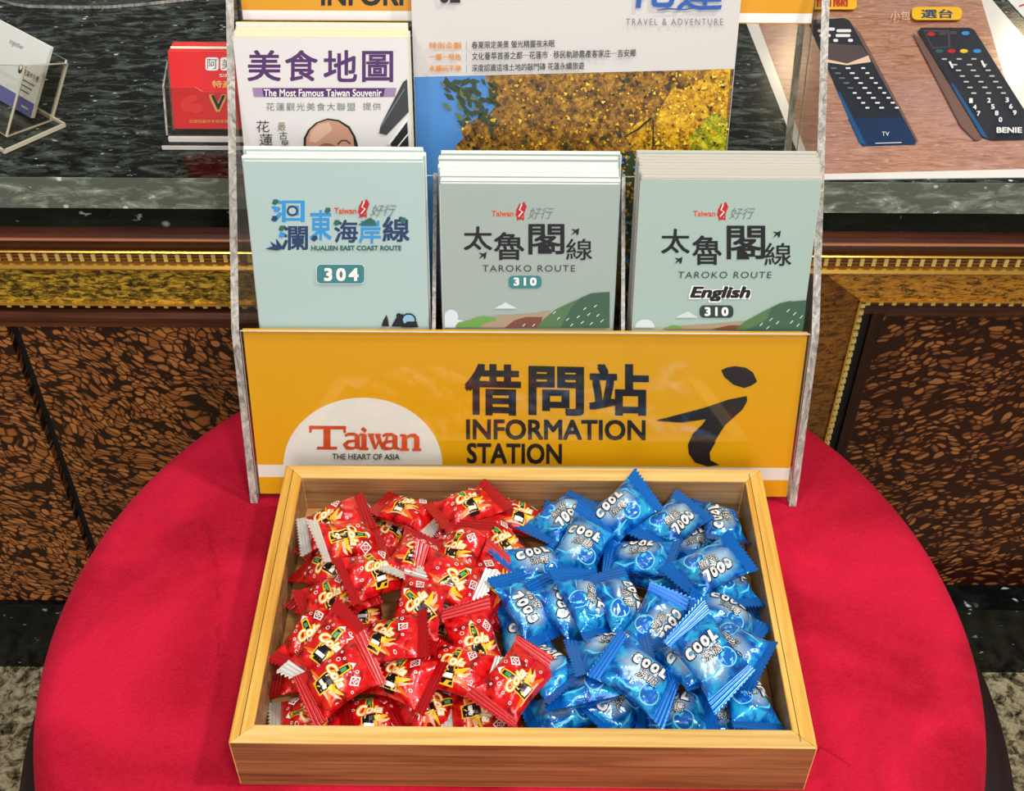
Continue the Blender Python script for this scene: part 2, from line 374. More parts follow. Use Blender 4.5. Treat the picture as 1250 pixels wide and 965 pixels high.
mb = MB(); mb.box(XL, XR, .86, 1.6, .02, .6176, DARK); mb.build('carcass', desk)

# ------------------------------------------------------------------ stool
SZ = .537
st = thing('round_stool', (0, .464, 0), 'large round red velvet stool with dark maroon base in front of the desk', 'stool')
def lathe(mb, prof, m, n=96, c=(0, .464), wob=None):
    k = len(prof); vs = []
    for j in range(n):
        a = 2 * pi * j / n
        for (r, z) in prof: vs.append((c[0] + r * cos(a), c[1] + r * sin(a), z))
    fs = [(j * k + i, ((j + 1) % n) * k + i, ((j + 1) % n) * k + i + 1, j * k + i + 1) for j in range(n) for i in range(k - 1)]
    mb.add(vs, fs, m)
def seat_mesh():
    mb = MB(); R = .298; prof = [(.0001, SZ)] + [(r, SZ) for r in (.03, .06, .09, .12, .15, .18, .2, .215, .23, .245, .258, .268, .276)]
    prof += [(.276 + .022 * sin(t), SZ - .022 * (1 - cos(t))) for t in (.3, .6, .9, 1.2, 1.5)] + [(.299, .50), (.297, .48), (.29, .465), (.26, .462), (.0001, .462)]
    lathe(mb, prof, VEL, 160)
    # pressed creases in the velvet, left and right
    out = []
    for (x, y, z) in mb.v:
        out.append((x, y, z))
    mb.v = out; return mb
seat_mesh().build('seat_cushion', st, smooth=True)
mb = MB()
def crease(mb, pts, w=.0016, h=.0012):
    for i in range(len(pts) - 1):
        a = onz(*pts[i], SZ); b = onz(*pts[i + 1], SZ); d = (b - a).normalized(); nrm = Vector((-d.y, d.x, 0)) * w
        mb.add([a - nrm, a + nrm, b + nrm, b - nrm, a + Vector((0, 0, h)), b + Vector((0, 0, h))], [(0, 4, 5, 3), (4, 1, 2, 5), (0, 1, 4), (3, 5, 2)], VEL)
CR = []
def crease1(pts, w=.0016, h=.0012):
    mb = MB(); crease(mb, pts, w, h); mb.build('fabric_crease', st)
crease1([(250, 640), (256, 650), (259, 662)], .0022, .0016); crease1([(256, 668), (262, 680), (264, 692)], .0022, .0016)
crease1([(267, 765), (270, 785), (269, 803)], .0022, .0018); crease1([(266, 716), (268, 732)], .0016)
crease1([(1000, 915), (1018, 925), (1035, 937)], .003, .002); crease1([(1030, 812), (1038, 826)], .0025, .0012)
mb = MB(); lathe(mb, [(.0001, .4615), (.288, .4615), (.318, .457), (.331, .445), (.334, .42), (.330, .39), (.28, .30), (.262, .2), (.262, .05), (.27, .03), (.27, .0015), (.0001, .0015)], LEA, 128, (.005, .464))
mb.build('stool_base', st, smooth=True, label='dark maroon padded base')

# ------------------------------------------------------------------ brochure holder
hold = thing('brochure_holder', (.009, .62, SZ), 'clear acrylic tiered brochure holder with yellow information sign on the red stool', 'display stand')
HX0, HX1 = -.1835, .2005
SIDE = [(.5645, SZ + .0005), (.5990, .666), (.7246, .836), (.805, .945), (.815, .940), (.748, .70), (.690, SZ + .0005), (.680, SZ + .0005), (.676, SZ + .012), (.60, SZ + .012), (.575, SZ + .0005)]
for x0, x1 in ((HX0, HX0 + .005), (HX1 - .005, HX1)):
    mb = MB(); mb.prism(SIDE, x0, x1, ACRD, ACE); mb.build('side_panel', hold)
ix0, ix1 = HX0 + .0055, HX1 - .0055
def slab(name, p, q, t, m=ACR, me=ACW, x0=ix0, x1=ix1, label=None, parent=hold):
    """sheet of thickness t from (y,z)=p up to q, behind that line"""
    d = Vector((q[0] - p[0], q[1] - p[1])).normalized(); nn = Vector((d.y, -d.x)) * t
    poly = [p, q, (q[0] + nn.x, q[1] + nn.y), (p[0] + nn.x, p[1] + nn.y)]
    mb = MB(); P = [(x, y, z) for x in (x0, x1) for y, z in poly]
    mb.add(P, [(0, 1, 2, 3), (7, 6, 5, 4)], me); mb.add(P, [(0, 4, 5, 1), (2, 6, 7, 3), (3, 7, 4, 0)], m); mb.add(P, [(1, 5, 6, 2)], me)
    return mb.build(name, parent, label=label)
FU = Vector((0, .0345, .129)).normalized()
slab('front_panel', (.5665, .5440), (.5990, .6655), .0022, ACR, ACW)
FP = Plane((0, .5990 + .0036, .6655), (1, 0, 0), (0, FU.y, FU.z))   # face of the inserted sign
def sy(z, pl): return pl.o.y + (z - pl.o.z) * pl.ey.y / pl.ey.z
# sign card inserted behind the front panel
l0 = FP.L(301, 401); l1 = FP.L(991, 407); l2 = FP.L(961, 609); l3 = FP.L(319, 599)
sx0, sx1 = ix0 + .0012, ix1 - .0012
sb, stp = (l2[1] + l3[1]) / 2, -.0006
mb = MB(); c = [(sx0, sb), (sx1, sb), (sx1, stp), (sx0, stp)]
mb.hexa([FP.P(a, b, -.0005) for a, b in c] + [FP.P(a, b, 0) for a, b in c], YEL)
sign = mb.build('sign_card', hold, label='yellow information station sign')
pr = Print(FP, .0001)
def band(pr, pl, b0, b1, x0, x1, m): pr.lpoly([(x0, b0), (x1, b0), (x1, b1), (x0, b1)], m)
h1 = FP.L(340, 567)[1]; h2 = FP.L(340, 582)[1]
band(pr, FP, h2, h1, sx0 + .0002, sx1 - .0002, WHITE)
pr.ell(443, 567, 97, 82, WHITE, 40, 0, 180)
band(pr, FP, h2, h1, FP.L(346, 567)[0], FP.L(541, 567)[0], WHITE)
for ch, a, b in (('借', 567, 636), ('問', 645, 713), ('站', 719, 792)):
    pr.text(ch, a, 443 if ch != '問' else 446, b, 506, BLK, .035, slope=1.5)
pr.text('INFORMATION', 569, 511, 788, 536, BLK, .025, slope=1)
pr.text('STATION', 570, 540, 686, 565, BLK, .025, slope=1)
S = lambda pts: [(540 + x / 2.66, 390 + y / 2.66) for x, y in pts]
pr.poly(S([(905, 163), (925, 154), (950, 150), (985, 155), (1008, 170), (1022, 200), (1005, 212), (980, 221), (945, 210), (915, 185)]), BLK)
pr.poly(S([(695, 325), (740, 314), (850, 285), (930, 258), (988, 247), (990, 262), (975, 290), (925, 335), (905, 360), (885, 400), (868, 430), (870, 455), (900, 470), (860, 475), (820, 462), (800, 435), (797, 405), (812, 370), (845, 338), (856, 322), (775, 333), (700, 328)]), BLK)
pr.stroke(S([(922, 338), (900, 372), (885, 395)]), 1, YEL)
# serif word drawn letter by letter
ORG = mat('orange_red_ink', (216, 74, 26), .5)
TY0, TY1 = 547, 519     # baseline, cap top
def U(x, y): return (376 + x * 1.37, TY0 - y * .28 + x * .012)
def ps(pts, w): pr.stroke([U(*p) for p in pts], w, ORG)
ps([(1, 93), (34, 93)], 4.2); ps([(3, 98), (2, 70)], 3.0); ps([(32, 98), (33, 70)], 3.0); ps([(17, 96), (17, 3)], 8.5); ps([(8, 4), (26, 4)], 3.4)
for ox in (31, 64.5):
    ps([(ox + 2, 58), (ox + 5, 66), (ox + 10, 66), (ox + 13, 58), (ox + 13, 8), (ox + 17, 3)], [3, 3.5, 4, 6.5, 6.5, 3])
    ps([(ox + 12, 38), (ox + 5, 34), (ox + 2, 20), (ox + 4, 6), (ox + 9, 4), (ox + 13, 12)], [2.5, 4, 6, 5, 3, 2])
ps([(50, 66), (50, 4)], 6.5); ps([(46, 64), (51, 64)], 3); ps([(46, 3), (54, 3)], 3); ps([(49, 80), (51, 92)], [7, 6])
ps([(49.5 + 4, 65), (59, 65)], 3); ps([(56, 64), (60, 3)], [6, 3]); ps([(60, 3), (64, 50)], [2.5, 2]); ps([(62, 64), (67, 3)], [6, 3]); ps([(67, 3), (71, 60)], [3, 3]); ps([(68, 65), (73, 65)], 3); ps([(60, 65), (65, 65)], 3)
ps([(86, 66), (86, 4)], 6.5); ps([(82, 64), (87, 64)], 3); ps([(82, 3), (90, 3)], 3); ps([(87, 52), (91, 64), (95, 64), (97, 54), (97, 4)], [2.5, 3.5, 5, 6.5, 6.5]); ps([(93, 3), (101, 3)], 3)
pr.text('THE HEART OF ASIA', 406, 552, 488, 559, BLK2, .012, slope=.5)
pr.build('printing', sign)
# dividers and tiers
dxs = [ony(528, 330, .615).x, ony(764, 330, .615).x]
for dx in dxs:
    mb = MB(); mb.prism([(.603, .666), (.672, .7385), (.676, .7385), (.665, .575), (.583, .575)], dx - .0012, dx + .0012, ACRD, ACE); mb.build('divider', hold)
slab('tier_panel', (.6400, .600), (.6745, .7370), .002)
slab('tier_floor', (.6420, .6000), (.7000, .600), .002, label='floor of the rear pocket')
mb = MB(); mb.box(ix0, ix1, .5745, .665, .5545, .5565, ACR); mb.build('shelf', hold)
BP = Plane((0, .7365, .8235), (1, 0, 0), (0, .2425, .970))
p0 = BP.P(0, -.235); p1 = BP.P(0, .115)
slab('back_panel', (p0.y, p0.z), (p1.y, p1.z), .0025)
bb = BP.L(340, 25)[1]; HPl = Plane(BP.P(0, 0, .0009), BP.ex, BP.ey)
mb = MB(); c = [(ix0 + .001, bb), (ix1 - .001, bb), (ix1 - .001, .11), (ix0 + .001, .11)]
mb.hexa([BP.P(a, b, .0003) for a, b in c] + [BP.P(a, b, .0008) for a, b in c], YELD); hs = mb.build('header_card', hold, label='yellow header card behind the brochures')
pr = Print(HPl); b0 = HPl.L(340, 24)[1]; b1 = HPl.L(340, 12.5)[1]; band(pr, HPl, b0, b1, ix0 + .0012, ix1 - .0012, WHITE)
pr.text('INFORMATION', 392, -20, 612, 7, BLK, .025); pr.build('printing', hs)

# ------------------------------------------------------------------ brochures
TEAL = mat('pale_teal_cover', (176, 200, 196), .45); TEALD = mat('teal_cover_back', (150, 196, 190), .5); GREEN = mat('sage_cover', (164, 178, 170), .45)
GREEN2 = mat('mint_sage_cover', (168, 190, 180), .45)
LT = radians(14)
def bplane(y, z): return Plane((0, y, z), (1, 0, 0), (0, sin(LT), cos(LT)))
def brochure(name, pl, x0, x1, btm, top, t, face, label, cat, group, edge=PAPER, layers=3, backm=None, skew=0, cdrop=0):
    """folded leaflet: front cover, pages, back cover; returns its root. x and heights are in plane coordinates"""
    o = pl.P((x0 + x1) / 2, btm); root = thing(name, o, label, cat, group)
    def sheet(nm, d0, d1, dx, dtop, m):
        c = [(x0 + dx, btm), (x1 + dx, btm), (x1 + dx + skew, top + dtop), (x0 + dx + skew, top + dtop)]
        mb = MB(); mb.hexa([pl.P(a, b, -d1) for a, b in c] + [pl.P(a, b, -d0) for a, b in c], m); return mb.build(nm, root)
    sheet('cover', 0, .00028, 0, cdrop, face)
    dd = (t - .0007) / layers; mb = MB()
    for i in range(layers):
        dx = random.uniform(-.0006, .0006); dt = random.uniform(-.0003, .0003) - (layers - 1 - i) * .0006; d0 = .0003 + i * dd; d1 = d0 + dd * .8
        c = [(x0 + dx, btm), (x1 + dx, btm), (x1 + dx + skew, top + dt), (x0 + dx + skew, top + dt)]
        mb.hexa([pl.P(a, b, -d1) for a, b in c] + [pl.P(a, b, -d0) for a, b in c], edge)
    mb.build('pages', root)
    sheet('back_cover', t - .0003, t - .00005, random.uniform(-.0008, .0008), random.uniform(-.0012, -.0002), backm or face)
    return root
ORD = ['front', 'second', 'third', 'fourth', 'fifth', 'sixth', 'seventh', 'eighth', 'ninth', 'tenth']
FR = bplane(.6085, .6655)
BOT = -.103
def stack(base, tops, xl, xr, face, name, what, where, group, step, t, edge=PAPER, frontlabel='', bot=BOT, jit=2.0, backm=None, cat='brochure', skew=0):
    roots = []
    for k, ty in enumerate(tops):
        pl = base.back(k * step); jx = 0 if k == 0 else random.uniform(-jit, jit)
        a, b = pl.L(xl + jx, ty); c, _ = pl.L(xr + jx, ty + (xr - xl) * .012)
        wd = c - a; c = min(c, ix1 - .0012); a = max(c - wd, ix0 + .0006)
        lab = frontlabel if k == 0 else f'{ORD[k]} {what} from the front in the {where}'
        if k == len(tops) - 1: lab = f'rearmost {what} in the {where}'
        roots.append((brochure(name, pl, a, c, bot, b, t, face, lab, cat, group, edge, 3, backm, skew, 0 if k == 0 else -.0015 if k < len(tops) - 1 else -.0012), pl))
    return roots
# the three front rows
lf = stack(FR, [197, 190, 186, 180], 297, 517, TEAL, 'route_brochure', 'pale teal route brochure', 'left stack', 'brochures in the left pocket', .0044, .0040,
           frontlabel='pale teal brochure numbered 304 at the front of the left stack', jit=2)
md = stack(FR, [224, 218, 212, 207, 202, 198, 191, 185], 537, 756, GREEN, 'route_brochure', 'sage route brochure', 'middle stack', 'brochures in the middle pocket', .0042, .0038,
           frontlabel='sage green brochure with 310 on a teal tag at the front of the middle stack', jit=2.5, backm=TEALD)
rg = stack(FR, [219, 214, 210.5, 207, 203.5, 200, 196.5, 193, 189, 184], 783, 1003, GREEN2, 'route_brochure', 'sage route brochure', 'right stack', 'brochures in the right pocket', .0031, .0028,
           edge=PAPG, frontlabel='sage green brochure reading English, at the front of the right stack', jit=2.5, backm=TEALD, skew=0)
# --- print on the three front covers
NAVY = mat('navy_ink', (34, 62, 104), .5); SKYB = mat('sky_blue_ink', (52, 150, 214), .5); TEALI = mat('teal_ink', (58, 132, 134), .5)
LEAF = mat('leaf_green_ink', (44, 104, 92), .5); RED = mat('red_ink', (190, 34, 38), .5); GRY = mat('grey_ink', (120, 128, 130), .5)
HILL = mat('hill_green_ink', (64, 98, 76), .5); HILL2 = mat('hill_olive_ink', (84, 120, 78), .5); GRASS = mat('grass_green_ink', (108, 160, 76), .5)
SAND = mat('sand_ink', (172, 148, 124), .5); BRN = mat('brown_ink', (122, 72, 58), .5); CLOUD = mat('cloud_ink', (214, 226, 230), .5); SLEDGE = mat('pale_outline_ink', (206, 220, 216), .5)
def cover_of(root): return [c for c in root.children if c.name.startswith('cover')][0]
def little_logo(pr, x, y, k=1.0):
    pr.text('Taiwan', x, y + 5, x + 27 * k, y + 12, ORG, .02)
    pr.text('台', x + 30, y - 4, x + 41, y + 17, RED, .02)
    pr.poly([(x + 40, y - 6), (x + 43, y), (x + 40, y + 8), (x + 34, y + 17), (x + 29, y + 10), (x + 32, y + 1)], RED)
    pr.stroke([(x + 37, y - 3), (x + 34, y + 4), (x + 38, y + 6), (x + 33, y + 12)], 1.4, WHITE)
    pr.text('好行', x + 44, y + 1, x + 76, y + 15, GRY, .0, shear=.35)
cv, pl = lf[0]; pr = Print(pl)
for ch, box, m in (('洄', (331, 243, 372, 271), SKYB), ('瀾', (343, 275, 376, 305), NAVY), ('東', (378, 256, 405, 293), SKYB), ('海', (408, 268, 437, 296), NAVY), ('岸', (438, 268, 465, 297), SKYB), ('線', (467, 264, 500, 295), NAVY)):
    pr.text(ch, *box, m, .024)
pr.ell(357, 257, 7, 6.5, NAVY); pr.ell(357, 257, 4.5, 4, TEAL)
for x, y, m in ((336, 246, LEAF), (338, 255, SKYB), (335, 266, NAVY), (344, 278, LEAF), (344, 286, SKYB), (400, 256, LEAF), (411, 271, LEAF), (492, 268, LEAF), (384, 290, NAVY)):
    pr.poly([(x - 4, y + 2), (x - 2, y - 3), (x + 3, y - 3), (x + 4, y + 1), (x, y + 4)], m)
pr.poly([(324, 303), (333, 300), (330, 294), (338, 299), (337, 290), (343, 298), (346, 303), (338, 305)], NAVY)
pr.poly([(437, 274), (446, 268), (452, 265), (458, 269), (460, 274)], LEAF)
pr.text('HUALIEN EAST COAST ROUTE', 380, 299, 490, 305, LEAF, .03)
little_logo(pr, 408, 248)
pr.rrect(386, 321, 446, 346, 6, CLOUD); pr.rrect(387, 322, 445, 345, 5, TEALI); pr.text('304', 396, 326, 438, 342, WHITE, .035, space=1.35)
# scooter rider peeking over the sign
pr.poly([(466, 397), (468, 390), (472, 383), (474, 390), (475, 397)], BLK); pr.poly([(478, 397), (483, 388), (488, 383), (492, 382), (494, 388), (500, 392), (508, 392), (511, 398)], BLK)
pr.ring(499, 389, 9, 8, 1.6, BLK); pr.ell(499, 389, 7, 6, mat('pale_blue_ink', (140, 190, 214), .5)); pr.ell(487, 384, 3.2, 3, BLK)
pr.poly([(490, 398), (497, 391), (509, 391), (510, 398)], BLK)
pr.build('printing', cover_of(cv))
def taroko(pr, xs, rt, dx=0):
    # xs: boxes of the four characters
    for ch, b in zip('太魯閣線', xs):
        pr.text(ch, *b, BLK, .016 if ch != '線' else .006)
def bird(pr, x, y):
    pr.poly([(x - 6, y - 3), (x, y - 2), (x + 4, y - 4), (x + 3, y + 3), (x + 1, y + 5), (x, y + 1), (x - 6, y + 5), (x - 2, y)], BLK)
def hills(pr, x, L):
    pr.poly([(L(0), 392), (L(14), 391), (L(30), 386), (L(50), 386), (L(62), 392), (L(70), 398), (L(0), 398)], GRASS)
cv, pl = md[0]; pr = Print(pl)
little_logo(pr, 600, 252)
taroko(pr, [(566, 276, 601, 305), (603, 283, 640, 317), (645, 273, 689, 310), (691, 291, 723, 317)], None)
bird(pr, 590, 311); bird(pr, 703, 282)
pr.poly([(657, 309), (660, 302), (666, 299), (671, 302), (674, 309)], BLK)
pr.text('TAROKO ROUTE', 589, 323, 702, 331, BLK2, .0, space=1.2); pr.rrect(621, 336, 661, 351, 5, TEALI); pr.text('310', 627, 338, 655, 348, WHITE, .04, space=1.3)
pr.poly([(604, 376), (608, 373), (613, 371), (617, 368), (622, 371), (626, 373), (632, 376)], CLOUD); pr.ell(551, 386, 8.5, 9, CLOUD); pr.poly([(543, 386), (568, 391), (555, 399), (543, 399)], CLOUD)
pr.poly([(556, 397), (560, 392), (580, 389), (604, 385), (640, 383), (672, 379), (668, 399), (556, 399)], SAND)
pr.poly([(556, 399), (558, 394), (566, 391), (574, 390), (580, 387), (590, 385), (606, 387), (605, 391), (590, 394), (586, 399)], GRASS)
pr.poly([(616, 399), (628, 390), (642, 386), (662, 386), (660, 399)], BRN)
pr.poly([(655, 399), (664, 388), (680, 376), (702, 366), (722, 358), (722, 399)], HILL2)
pr.poly([(684, 399), (697, 375), (708, 363), (722, 357), (744, 355.5), (744, 399)], HILL)
for i in range(15):
    x = 672 + (i * 37) % 66; y = 368 + (i * 23) % 28
    if x > 695 or y > 378: pr.stroke([(x, y + 3), (x + 3.5, y)], 1.1, SLEDGE)
for x in (638, 650): pr.stroke([(x, 397), (x + 3, 394)], 1.1, SLEDGE)
pr.build('printing', cover_of(cv))
cv, pl = rg[0]; pr = Print(pl)
little_logo(pr, 846, 252)
taroko(pr, [(807, 279, 842, 309), (845, 287, 881, 323), (887, 275, 934, 316), (933, 296, 966, 324)], None)
bird(pr, 829, 317); bird(pr, 949, 285)
pr.poly([(899, 316), (902, 308), (907, 304), (912, 308), (915, 316)], BLK)
pr.text('TAROKO ROUTE', 827, 331, 941, 339, BLK2, .0, space=1.2, lean=1)
pr.text('English', 840, 348, 917, 369, WHITE, .09, shear=.25); pr.text('English', 842, 349, 916, 367, BLK, .04, shear=.25)
pr.rrect(854, 372, 895, 387, 5, mat('dark_teal_ink', (40, 64, 64), .5)); pr.text('310', 860, 374, 889, 385, WHITE, .04, space=1.3)
pr.ell(787, 399, 12, 10, CLOUD, 20, 0, 180); pr.poly([(824, 387), (830, 383), (840, 379), (846, 383), (852, 387)], SLEDGE)
pr.poly([(809, 400), (830, 397), (862, 395), (900, 392), (915, 391), (905, 401), (809, 401)], SAND)
pr.poly([(810, 400), (820, 396), (828, 397), (835, 400)], GRASS); pr.poly([(868, 401), (890, 396), (906, 396), (900, 402)], BRN)
pr.poly([(896, 402), (908, 392), (930, 380), (952, 369), (966, 366), (966, 402)], HILL2)
pr.poly([(910, 402), (935, 390), (942, 374), (957, 368), (984, 365.5), (980, 402)], HILL)
for i in range(12):
    x = 918 + (i * 29) % 62; y = 374 + (i * 17) % 24
    if x > 945 or y > 383: pr.stroke([(x, y + 3.5), (x + 3.5, y)], 1.1, SLEDGE)
pr.build('printing', cover_of(cv))

# gourmet map leaflets (rear left pocket)
GMW = mat('warm_white_cover', (226, 222, 220), .4); CREAM = mat('cream_paper', (232, 226, 196), .6)
GP = bplane(.702, .822)
gm = stack(GP, [45, 42, 39, 36, 33, 27], 284, 497, GMW, 'food_map', 'white food map leaflet', 'stack behind the left brochures', 'food map leaflets in the rear left pocket', .0027, .0024,
           edge=CREAM, frontlabel='white food map leaflet with purple title behind the left brochures', bot=-.20, jit=3, cat='leaflet')
cv, pl = gm[0]; pr = Print(pl)
PUR = mat('purple_ink', (84, 40, 104), .5); PURL = mat('light_purple_ink', (160, 130, 176), .5); SKIN = mat('skin_print_ink', (196, 146, 122), .5); SKIN2 = mat('skin_light_print_ink', (216, 176, 152), .5); SKIN3 = mat('skin_shadow_print_ink', (142, 92, 74), .5)
for ch, b in zip('美食地圖', ((302, 61, 343, 99), (348, 61, 388, 99), (395, 61, 436, 100), (442, 62, 480, 100))): pr.text(ch, *b, PUR, .02)
pr.poly([(308, 107), (484, 107), (482, 118), (310, 118)], PURL); pr.poly([(320, 107.5), (470, 107.5), (468, 118), (322, 118)], PUR)
pr.text('The Most Famous Taiwan Souvenir', 322, 108.5, 466, 117.5, WHITE, .015)
pr.text('花蓮觀光美食大聯盟', 325, 125, 434, 135, GRY, .0, space=1.2); pr.text('提供', 443, 125, 465, 134, GRY, .0, space=1.2)
for i, ch in enumerate('花蓮'): pr.text(ch, 313 + i * 4, 147 + i * 16, 329 + i * 4, 161 + i * 16, BLK2, .0)
for i, ch in enumerate('最古早'): pr.text(ch, 339 + i * 2, 149 + i * 11, 349 + i * 2, 159 + i * 11, mat('ochre_ink', (150, 134, 100), .5) if i < 1 else BLK2, .0)
pr.poly([(371, 180), (371, 168), (376, 158), (386, 149), (400, 144), (414, 146), (427, 154), (434, 166), (438, 180)], BLK)
pr.poly([(374, 180), (374, 168), (379, 158), (388, 150), (400, 146), (413, 148), (425, 156), (431, 166), (433, 180)], SKIN)
pr.poly([(378, 172), (380, 160), (390, 151), (402, 149), (406, 158), (396, 166), (386, 174)], SKIN2)
pr.poly([(390, 177), (397, 174), (405, 175), (411, 178), (411, 181), (390, 181)], SKIN3); pr.stroke([(412, 176), (417, 171), (423, 171), (428, 175)], 1.8, BLK2)
pr.poly([(492, 100), (497, 96), (499, 136), (472, 164), (463, 162), (465, 152)], BLK2); pr.stroke([(465, 154), (494, 108)], 1.2, GRY)
pr.poly([(497, 146), (499, 178), (478, 178), (476, 172)], BLK); pr.stroke([(474, 176), (498, 144)], 3, PAPER); pr.stroke([(486, 178), (499, 162)], 1.4, PAPER)
pr.build('printing', cover_of(cv))

# travel magazine
MG = bplane(.7165, .788)
a, _ = MG.L(504, 60); b, _ = MG.L(899, 60)
MGC = mat('magazine_white_cover', (214, 210, 206), .35)
mag = brochure('travel_magazine', MG, a, b, -.16, .105, .0045, MGC, 'large travel magazine with blue sky and yellow blossom photo, standing behind the middle brochures', 'magazine', None, PAPER, 3)
pr = Print(MG)
BL = mat('photo_sky_ink', (74, 138, 206), .4)
by = MG.L(520, 94)[1]; by2 = MG.L(880, 84)[1]
pr.lpoly([(a + .0003, -.159), (b - .0003, -.159), (b - .0003, by2), (a + .0003, by)], BL)
FOL = mat('photo_blossom_ink', (150, 106, 34), .4); n = NT(FOL); v = n.coord('Object', (1, 1, 1)); x = n.noise(v, 170, 6, .75, .5)
n.color(n.ramp(x, [(.34, (34, 30, 14)), (.44, (104, 70, 22)), (.54, (158, 112, 34)), (.66, (214, 160, 44))]))
FO2 = mat('photo_bright_blossom_ink', (214, 166, 24), .4); n = NT(FO2); v = n.coord('Object', (1, 1, 1)); x = n.noise(v, 210, 6, .75, .5)
n.color(n.ramp(x, [(.32, (60, 44, 12)), (.44, (168, 116, 14)), (.55, (226, 172, 20)), (.68, (250, 214, 60))]))
FO3 = mat('photo_lime_blossom_ink', (190, 190, 30), .4); n = NT(FO3); v = n.coord('Object', (1, 1, 1)); x = n.noise(v, 230, 6, .75, .5)
n.color(n.ramp(x, [(.34, (66, 84, 24)), (.48, (150, 156, 26)), (.6, (222, 212, 30)), (.7, (240, 232, 90))]))
PG = mat('photo_leaf_ink', (52, 66, 36), .4)
ye = lambda x: 94 - (x - 510) * .0265
rr = random.Random(3)
edge_l = [(590, ye(590)), (596, 104), (601, 112), (598, 122), (604, 130), (596, 140), (582, 144), (572, 150), (562, 158), (566, 168), (556, 178), (560, 200), (575, 260), (600, 330), (610, 398)]
pr.lpoly([pr.pl.L(*q) for q in [(592, ye(592))] + edge_l[1:]] + [(b - .0004, -.155), (b - .0004, by2)], FOL)
pr.poly([(800, 150), (806, 132), (815, 118), (822, 106), (834, 110), (846, 100), (858, 96), (866, ye(866)), (892, ye(892)), (888, 130), (884, 184), (880, 230), (835, 230), (822, 184), (808, 172)], FO2)
pr.poly([(846, 184), (840, 172), (848, 160), (858, 150), (868, 140), (880, 138), (888, 150), (886, 190), (860, 200)], FO3)
pr.poly([(766, 162), (778, 150), (790, 142), (797, 152), (796, 184), (770, 184)], FO2); pr.poly([(757, 186), (772, 184), (780, 200), (776, 398), (758, 398)], PG)
for (x, y, k) in ((545, 100, 9), (556, 108, 10), (568, 100, 9), (549, 118, 8), (563, 122, 9), (578, 110, 10), (589, 122, 8), (592, 138, 8), (568, 146, 9), (600, 158, 8), (578, 99, 8), (660, 108, 7), (758, 108, 8), (765, 98, 7), (815, 104, 7), (755, 162, 8), (690, 175, 7), (735, 168, 6), (640, 172, 6)):
    an = rr.uniform(0, 6.3); q = [(x + k * cos(an) * 1.1, y + k * sin(an) * .9), (x + k * .45 * cos(an + 1.7), y + k * .45 * sin(an + 1.7)), (x - k * cos(an), y - k * sin(an) * .8), (x + k * .45 * cos(an - 1.7), y + k * .45 * sin(an - 1.7))]
    pr.poly(q, PG)
PG2 = mat('photo_light_leaf_ink', (96, 112, 70), .4)
for i in range(70):
    x = 540 + 66 * rr.random() ** .7; y = rr.uniform(99, 152)
    if x < 560 and y > 132: continue
    k = rr.uniform(4, 8.5); an = rr.uniform(.3, 1.5) if rr.random() < .7 else rr.uniform(0, 3); q = [(x + k * cos(an), y + k * sin(an)), (x + k * .5 * cos(an + .9), y + k * .5 * sin(an + .9)), (x - k * cos(an), y - k * sin(an)), (x + k * .5 * cos(an - 1.9), y + k * .5 * sin(an - 1.9))]
    h0 = pr.h; pr.poly(q, PG if rr.random() < .8 else PG2); pr.h = h0 + (pr.step if i % 12 == 0 else 0)
YM = [mat('petal_gold', (232, 178, 30), .4), mat('petal_ochre', (176, 124, 38), .4), mat('petal_brown', (112, 74, 26), .4), mat('petal_dark', (44, 36, 18), .4), mat('petal_lemon', (250, 224, 70), .4)]
for i in range(900):
    x = rr.uniform(565, 888); y = rr.uniform(88, 190)
    if y < ye(x) + 3 or (x < 600 and y < 148): continue
    w = [5, 6, 5, 5, 1] if x < 790 else [8, 3, 1, 3, 5]
    m = rr.choices(YM, w)[0]; k = rr.uniform(1.2, 3.4); an = rr.uniform(0, 6.3)
    h0 = pr.h; pr.poly([(x + k * cos(an + j * 2.1) * rr.uniform(.6, 1.2), y + k * sin(an + j * 2.1) * rr.uniform(.6, 1.2)) for j in range(3)], m)
    pr.h = h0 + (pr.step if i % 60 == 0 else 0)
for i in range(160):
    x = rr.uniform(757, 776); y = rr.uniform(190, 395); k = rr.uniform(1.5, 3.5); an = rr.uniform(0, 6)
    h0 = pr.h; pr.poly([(x + k * cos(an + j * 2.1), y + k * sin(an + j * 2.1)) for j in range(3)], rr.choice([YM[0], YM[1], YM[3], BL])); pr.h = h0
pr.stroke([(762, 166), (778, 157), (795, 143)], [1.5, 2.2, 2.6], BLK); pr.stroke([(797, 145), (797, 178)], 1.4, BLK)
BLUEI = mat('calligraphy_blue_ink', (34, 92, 176), .5); ORI = mat('orange_ink', (224, 138, 40), .5)
for ch, b in (('花', (768, -48, 826, 9)), ('蓮', (826, -44, 884, 12))): pr.text(ch, *b, BLUEI, .012, shear=.1)
pr.stroke([(802, 12), (815, 10), (835, 11), (850, 8), (880, 8)], [1, 2, 1.5, 2.4, 1], BLUEI)
pr.text('TRAVEL & ADVENTURE', 764, 22, 882, 30, GRY, .0, space=1.35, slope=0)
pr.text('02', 536, -22, 562, 3, BLK, .03)
for y, h, t in ((55, '特別企劃', '春夏限定美景 螢光精靈夜未眠'), (69, '一鄉一特色', '文化薈萃首善之都─花蓮市 · 移民軌跡農產客家庄─吉安鄉'), (83, '永續玩不停', '深度認識這塊土地的敲門磚 花蓮永續旅遊')):
    pr.text(h, 524, y - 4.2, 563, y + 3.4, ORI, .02); pr.stroke([(569.5, y - 5), (569.5, y + 5)], .5, GRY)
    w = {55: 101, 69: 200, 83: 137}[y]; pr.text(t, 576, y - 4.6 - w * .006, 576 + w, y + 3.6, BLK, .008, slope=-w * .022)
